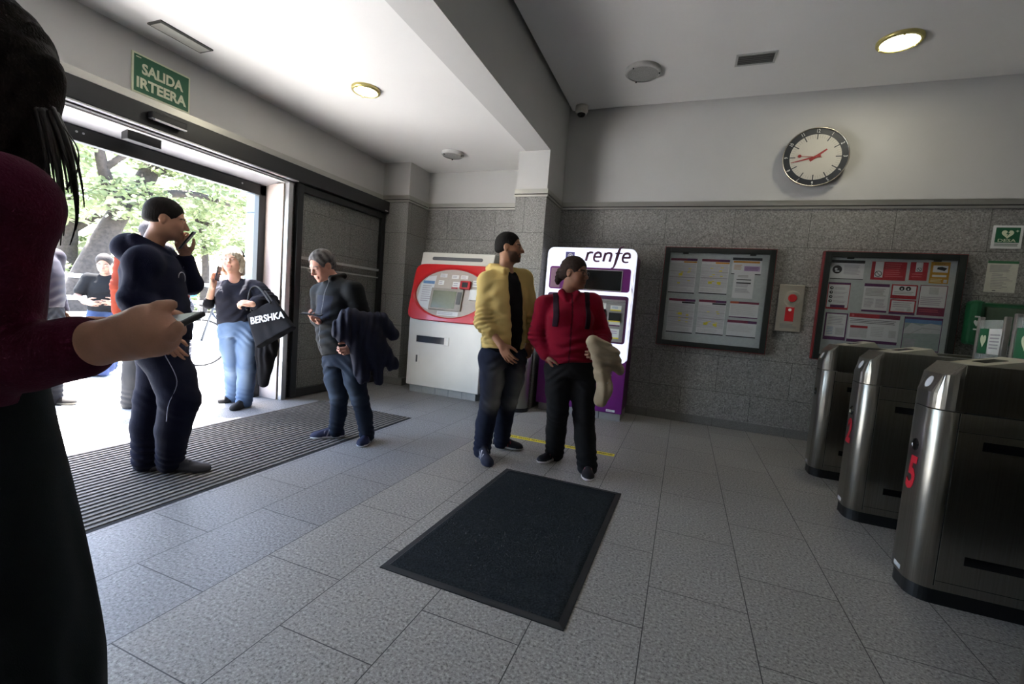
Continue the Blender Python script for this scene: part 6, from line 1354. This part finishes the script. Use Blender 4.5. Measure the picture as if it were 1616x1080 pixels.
lettering('lettering', 'BERSHKA', 0.09, E['bagC'] + nb * 0.022, lt, np.cross(nb, unit(lt)) * -1 if np.cross(nb, unit(lt))[2] < 0 else np.cross(nb, unit(lt)), mat('bag_print', (214, 214, 216), 0.7), tg, bold=0.002, depth=0.003, fit=0.315)
for k in (0.0, 0.07):
    MB().tube(smooth_path([E['strapA'] - nb * k, E['strapT'] + V(-0.05, -0.02, -0.04) - nb * k, E['strapT'] + V(0.03, 0, -0.01) - nb * k, E['strapB'] - nb * k], 6), 0.009, 8).build('strap', mat('strap_black', (28, 28, 30), 0.8), tg)
b = Soft(0.008); b.chain([E['coatA'], E['coatB'], E['coatC']], [0.07, 0.085, 0.05], 0.04); b.chain([E['coatA'], E['coatD']], [0.06, 0.07], 0.04); b.wr(E['coatB'], (1, 0.3, 0.1), 0.2, 0.06, 0.009)
tag(b.mesh('folded_coat', CLOTH, None, speck((26, 25, 27))), 'black coat hanging below the tote bag', 'coat')

# --- people outside, built from one standing pose
def standing(x, y, ang, h, lean=0.0, aR=None, aL=None, sit=0.0):
    """ang: direction faced, degrees anticlockwise from +X; aR/aL: (elbow, wrist, hand) offsets from the shoulder in (right, forward, up)"""
    k = h / 1.75; a = math.radians(ang); f = V(math.cos(a), math.sin(a), 0); r = V(math.sin(a), -math.cos(a), 0)
    Q = lambda rr, ff, z: V(x, y, 0) + k * (r * rr + f * (ff + lean * max(0, z - 0.85)) + up * (z * (1 - 0.12 * lean) if z > 0.85 else z))
    J = dict(fwd=f, hf=f, head=Q(0, 0.03, 1.63), neck=Q(0, -0.02, 1.46), shR=Q(0.185, -0.02, 1.42), shL=Q(-0.185, -0.02, 1.42), chest=Q(0, 0, 1.24), belly=Q(0, 0.01, 1.07), pel=Q(0, 0, 0.93), hipR=Q(0.1, 0, 0.88), hipL=Q(-0.1, 0, 0.88), knR=Q(0.11, 0.02, 0.48), knL=Q(-0.11, 0.02, 0.48))
    for s, sg, arm in (('R', 1, aR), ('L', -1, aL)):
        arm = arm or ((0.05, -0.04, -0.29), (0.04, 0.04, -0.53), (0.03, 0.08, -0.62)); sh = J['sh' + s]
        for n_, o in zip(('el', 'wr', 'ha'), arm): J[n_ + s] = sh + k * (r * o[0] * sg + f * o[1] + up * o[2])
        J['heel' + s] = V(x, y, 0) + k * (r * 0.12 * sg - f * 0.07); J['toe' + s] = V(x, y, 0) + k * (r * 0.15 * sg + f * 0.19)
    return J
def passer(J, label, skin, top, legs, shoe, sole, hair, topname='jacket', sleeves=0.92, res=0.009, topm=None, hairt=0.012):
    p = Person(J, label, skin, res=res); f, r = p.fwd, p.right
    p.hand('R', -r, f, curl=(25, 30, 25)); p.hand('L', r, f, curl=(25, 30, 25)); p.finish()
    hair_cap(p, hair, hairt, res=0.008)
    b = Soft(res); p.torso(b, w=0.19, d=0.14, hem=0.0, shr=0.075)
    for s in 'RL':
        if sleeves < 0: b.cap(p.J['sh' + s] - up * 0.025, p.J['sh' + s] + (p.J['el' + s] - p.J['sh' + s]) * 0.75, 0.075, 0.068, 0.02)
        else: p.sleeve(b, s, 0.078, 0.068, 0.052, end=sleeves, fold=1.8)
    b.mesh(topname, topm or CLOTH, p.o, top if callable(top) else speck(top))
    p.trousers(legs if callable(legs) else speck(legs), CLOTH, thigh=0.1, knee=0.085, cuff=0.082, res=res, fold=1.5)
    for s in 'RL': p.shoe(s, shoe, sole, res=0.008)
    return p
# man behind the young man: orange jacket, blue backpack, grey trousers
p = passer(standing(-4.64, 2.69, 165, 1.72), 'man in an orange jacket and grey trousers mostly hidden behind the young man in navy', (120, 88, 72), (104, 42, 28), (54, 54, 56), (110, 106, 102), (120, 118, 114), (50, 47, 49))
J = p.J; f, r = p.fwd, p.right
bq = thing('backpack', J['chest'] - f * 0.2 - up * 0.2, 'light blue backpack on the man in orange outside', 'bag')
q = Soft(0.01); q.box(J['chest'] - f * 0.23 - up * 0.04, (0.16, 0.09, 0.23), np.array([r, f, up]), 0.08, 0.02); q.box(J['chest'] - f * 0.31 - up * 0.12, (0.12, 0.04, 0.11), np.array([r, f, up]), 0.03, 0.02); q.wr(J['chest'] - f * 0.3, (0.3, 0.4, 1), 0.2, 0.1, 0.008); q.mesh('body', CLOTH, bq, (34, 58, 84))
for s in (1, -1): MB().tube(smooth_path([J['chest'] - f * 0.16 + r * 0.1 * s + up * 0.14, J['neck'] + r * 0.11 * s + up * 0.025, J['chest'] + f * 0.155 + r * 0.12 * s, J['chest'] + r * 0.2 * s - up * 0.14], 6), 0.016, 8).build('strap', MATS['strap_dark'], bq)
# man in the black polo shirt leaning back on the low wall
J = standing(-7.35, 3.72, -38, 1.60, 0.12, aR=((0.1, 0.08, -0.28), (-0.02, 0.26, -0.36), (-0.1, 0.3, -0.37)), aL=((0.1, 0.06, -0.28), (-0.0, 0.26, -0.34), (-0.08, 0.31, -0.35)))
sh = V(0, 0, -0.12)
for k_ in list(J):
    if k_ not in ('fwd', 'hf') and not k_.startswith(('heel', 'toe')): J[k_] = J[k_] + sh * (0.35 if k_.startswith('kn') else 1.0) + (V(0.25, -0.16, 0.0) if k_.startswith('kn') else 0)
for s in 'RL': J['heel' + s] = J['heel' + s] + V(0.42, -0.3, 0); J['toe' + s] = J['toe' + s] + V(0.42, -0.3, 0)
J['hf'] = unit(J['fwd'] + V(0, 0, -0.35))
passer(J, 'man in a black short-sleeved shirt leaning on the low wall outside', (120, 92, 78), (17, 18, 20), (46, 58, 84), (26, 25, 26), (90, 88, 86), (40, 36, 34), 'shirt', -1)
# person in the light grey hoodie with turquoise straps
p = passer(standing(-6.55, 4.18, 215, 1.74, 0.25), 'person in a pale grey hooded top with turquoise backpack straps outside', (120, 90, 74), (84, 84, 90), (56, 56, 62), (54, 54, 57), (100, 98, 96), (36, 32, 30), 'hooded_top')
J = p.J; f, r = p.fwd, p.right
bq = thing('backpack', J['chest'] - f * 0.2 - up * 0.2, 'small turquoise backpack worn over the pale grey hooded top', 'bag')
q = Soft(0.01); q.box(J['chest'] - f * 0.2 - up * 0.02, (0.13, 0.06, 0.19), np.array([r, f, up]), 0.05, 0.02); q.mesh('body', CLOTH, bq, (44, 90, 98))
for s in (1, -1): MB().tube(smooth_path([J['chest'] - f * 0.15 + r * 0.1 * s + up * 0.12, J['neck'] + r * 0.12 * s + up * 0.03, J['chest'] + f * 0.15 + r * 0.12 * s, J['chest'] + r * 0.2 * s - up * 0.12], 6), 0.018, 8).build('strap', mat('strap_turquoise', (44, 90, 98), 0.8), bq)
# person in the dusky purple jacket at the left
passer(standing(-5.19, 2.145, 30, 1.66), 'person in a dusky purple padded jacket partly hidden by the woman in the burgundy sweater', (110, 80, 66), (22, 15, 27), (20, 21, 26), (28, 26, 26), (90, 88, 84), (30, 25, 22), 'jacket', 0.95, topm=SHELL)

# --- woman in the burgundy sweater, close to the camera
E = EX
FJ = dict(head=E['fhead'], neck=E['fneck'], shR=E['fshR'], shL=E['fshL'], elR=E['felR'], wrR=E['fwrR'], haR=E['fhaR'], chest=E['fchest'], belly=E['fbelly'], pel=E['fpel'])
v_ = unit(V(FJ['neck'][0], FJ['neck'][1], 0)); rr_ = V(v_[1], -v_[0], 0); a_ = math.radians(102)
FJ['fwd'] = -v_ * math.cos(a_) + rr_ * math.sin(a_); f = unit(FJ['fwd']); r = unit(np.cross(f, (0, 0, 1)))
FJ['hf'] = unit(f * 0.95 + V(0, 0, -0.3)); FJ['shL'] = FJ['neck'] - r * 0.19 - up * 0.05; FJ['elL'] = FJ['shL'] - r * 0.05 - up * 0.27 - f * 0.03; FJ['wrL'] = FJ['elL'] + f * 0.2 - up * 0.06; FJ['haL'] = FJ['wrL'] + f * 0.08
for s, sg in (('R', 1), ('L', -1)):
    FJ['hip' + s] = FJ['pel'] + r * 0.1 * sg - up * 0.06; FJ['kn' + s] = FJ['pel'] * V(1, 1, 0) + r * 0.11 * sg + f * 0.05 + up * 0.5
    FJ['heel' + s] = FJ['pel'] * V(1, 1, 0) + r * 0.12 * sg - f * 0.03; FJ['toe' + s] = FJ['heel' + s] + f * 0.25
p = Person(FJ, 'dark-haired woman in a burgundy sweater seen from behind holding a phone', (216, 164, 138), cw=0.15, cd=0.1, res=0.0045)
J = p.J
p.b.chain([J['elR'], J['elR'] * 0.5 + J['wrR'] * 0.5, J['wrR']], [0.042, 0.039, 0.029], 0.02)
p.b.chain([J['wrR'], E['hp1'], E['hp2']], [0.029, 0.034, 0.026], 0.02); p.b.cap(J['wrR'], E['hd1'], 0.029, 0.03, 0.02); p.b.cap(E['ht0'], E['ht1'], 0.025, 0.016, 0.014); p.b.chain([E['ht1'], E['ht2'], E['ht3']], [0.0135, 0.0125, 0.0095], 0.004)
p.b.chain([E['hi0'], E['hi1'], E['hi2']], [0.0115, 0.0105, 0.009], 0.005); p.b.chain([E['hm0'], E['hm1'], E['hm2'], E['hm3']], [0.0125, 0.0105, 0.0095, 0.0085], 0.004); p.b.chain([E['hr0'], E['hr1'], E['hr2']], [0.012, 0.0105, 0.0085], 0.004); p.b.chain([E['hl0'], E['hl1'], E['hl2']], [0.011, 0.009, 0.0075], 0.004)
p.hand('L', r, f, curl=(25, 30, 25)); p.finish()
pl_ = unit(E['fphA'] - E['fphE1']); pw_ = unit(E['fphE1'] - E['fphE2']); pn_ = np.cross(pl_, pw_); pn_ = pn_ if pn_[2] > 0 else -pn_
phone(E['fphE1'] + pl_ * 0.074 - pw_ * 0.035, pl_, pn_, 'dark phone in the outstretched hand of the woman in burgundy')
L = p.L; b = Soft(0.006); R = p.R
b.ell(L(0, -0.02, 0.04), (0.092, 0.112, 0.1), R, 0.02); b.ell(L(0, 0.1, -0.03), (0.07, 0.075, 0.085), R, 0.012, sub=True)
for x, y0 in ((0.075, 0.05), (0.08, 0.0), (0.075, -0.05), (0.05, -0.09), (0.0, -0.105), (-0.05, -0.09), (-0.08, -0.04), (-0.08, 0.03)):
    b.chain([L(x, y0, 0.03), L(x * 1.08, y0 + 0.01, -0.1), L(x * 1.0, y0 + 0.03, -0.22)], [0.03, 0.034, 0.022], 0.025)
b.chain([L(0.07, 0.06, 0.03), L(0.082, 0.085, -0.08), L(0.078, 0.10, -0.16), L(0.066, 0.10, -0.2)], [0.022, 0.02, 0.012, 0.006], 0.02)
b.wr(L(0.05, -0.05, -0.06), R[0] * 0.7 + R[1] * 0.7, 0.25, 0.022, 0.0035)
b.mesh('hair', HAIR, p.o, lambda P: np.tile(lin((34, 27, 24)), (len(P), 1)) * (1 + 0.3 * wob(P, 70))[:, None])
ls = MB(); rn = np.random.default_rng(5)
for k in range(16):
    o = rn.normal(size=3) * V(0.011, 0.011, 0.004); e = 0.55 + 0.45 * rn.random()
    pts = [E['hk0'] + o * 0.6 - _r2 * 0.012, E['hk1'] + o * 0.9, E['hk2'] + o * 1.0, E['hk3'] + o * 0.9, E['hk4'] + o * 0.5]
    P_ = smooth_path(pts, 7); P_ = P_[:max(8, int(len(P_) * e))]; ls.tube(P_, list(np.linspace(0.0042, 0.0008, len(P_))), 5)
for k in range(2):
    o = _r2 * 0.006 * k; ls.tube(smooth_path([E['hl0_'] + o, E['hl1_'] + o * 2, E['hl2_'] + o, E['hl3_']], 7), 0.0012, 5)
ls.build('hair_lock', mat('hair_dark', (40, 30, 26), 0.5), p.o)
b = Soft(0.006); b.loft([(J['pel'] + up * 0.02, 0.165, 0.118), (J['belly'], 0.16, 0.116), (J['chest'], 0.172, 0.122), (J['chest'] * 0.4 + J['neck'] * 0.6, 0.15, 0.1), (J['neck'] - up * 0.02, 0.07, 0.07)], r, f, 0.03)
for s in 'RL': b.cap(J['neck'] - up * 0.05, J['sh' + s] - up * 0.02, 0.055, 0.062, 0.035)
b.cap(J['shR'] - up * 0.02, J['elR'], 0.062, 0.054, 0.03); b.cap(J['elR'], J['elR'] * 0.36 + J['wrR'] * 0.64, 0.056, 0.05, 0.02); p.sleeve(b, 'L', 0.062, 0.054, 0.045, end=0.6)
b.wr(J['elR'], unit(up + 0.4 * f), 0.1, 0.045, 0.004)
b.mesh('sweater', FLEECE, p.o, speck((86, 32, 54), 0.06))
b = Soft(0.008); b.loft([(J['pel'] - up * 0.9, 0.23, 0.23), (J['pel'] - up * 0.55 + f * 0.03, 0.19, 0.18), (J['pel'] - up * 0.3 + f * 0.02, 0.185, 0.155), (J['pel'] - up * 0.1, 0.18, 0.145), (J['pel'] + up * 0.05, 0.165, 0.12)], r, f, 0.03)
b.wr(J['pel'] - up * 0.5 + r * 0.15, f, 0.3, 0.1, 0.008); b.mesh('skirt', CLOTH, p.o, speck((30, 34, 36)))
for s in 'RL': p.shoe(s, (30, 30, 32), (24, 24, 26), 0.02)
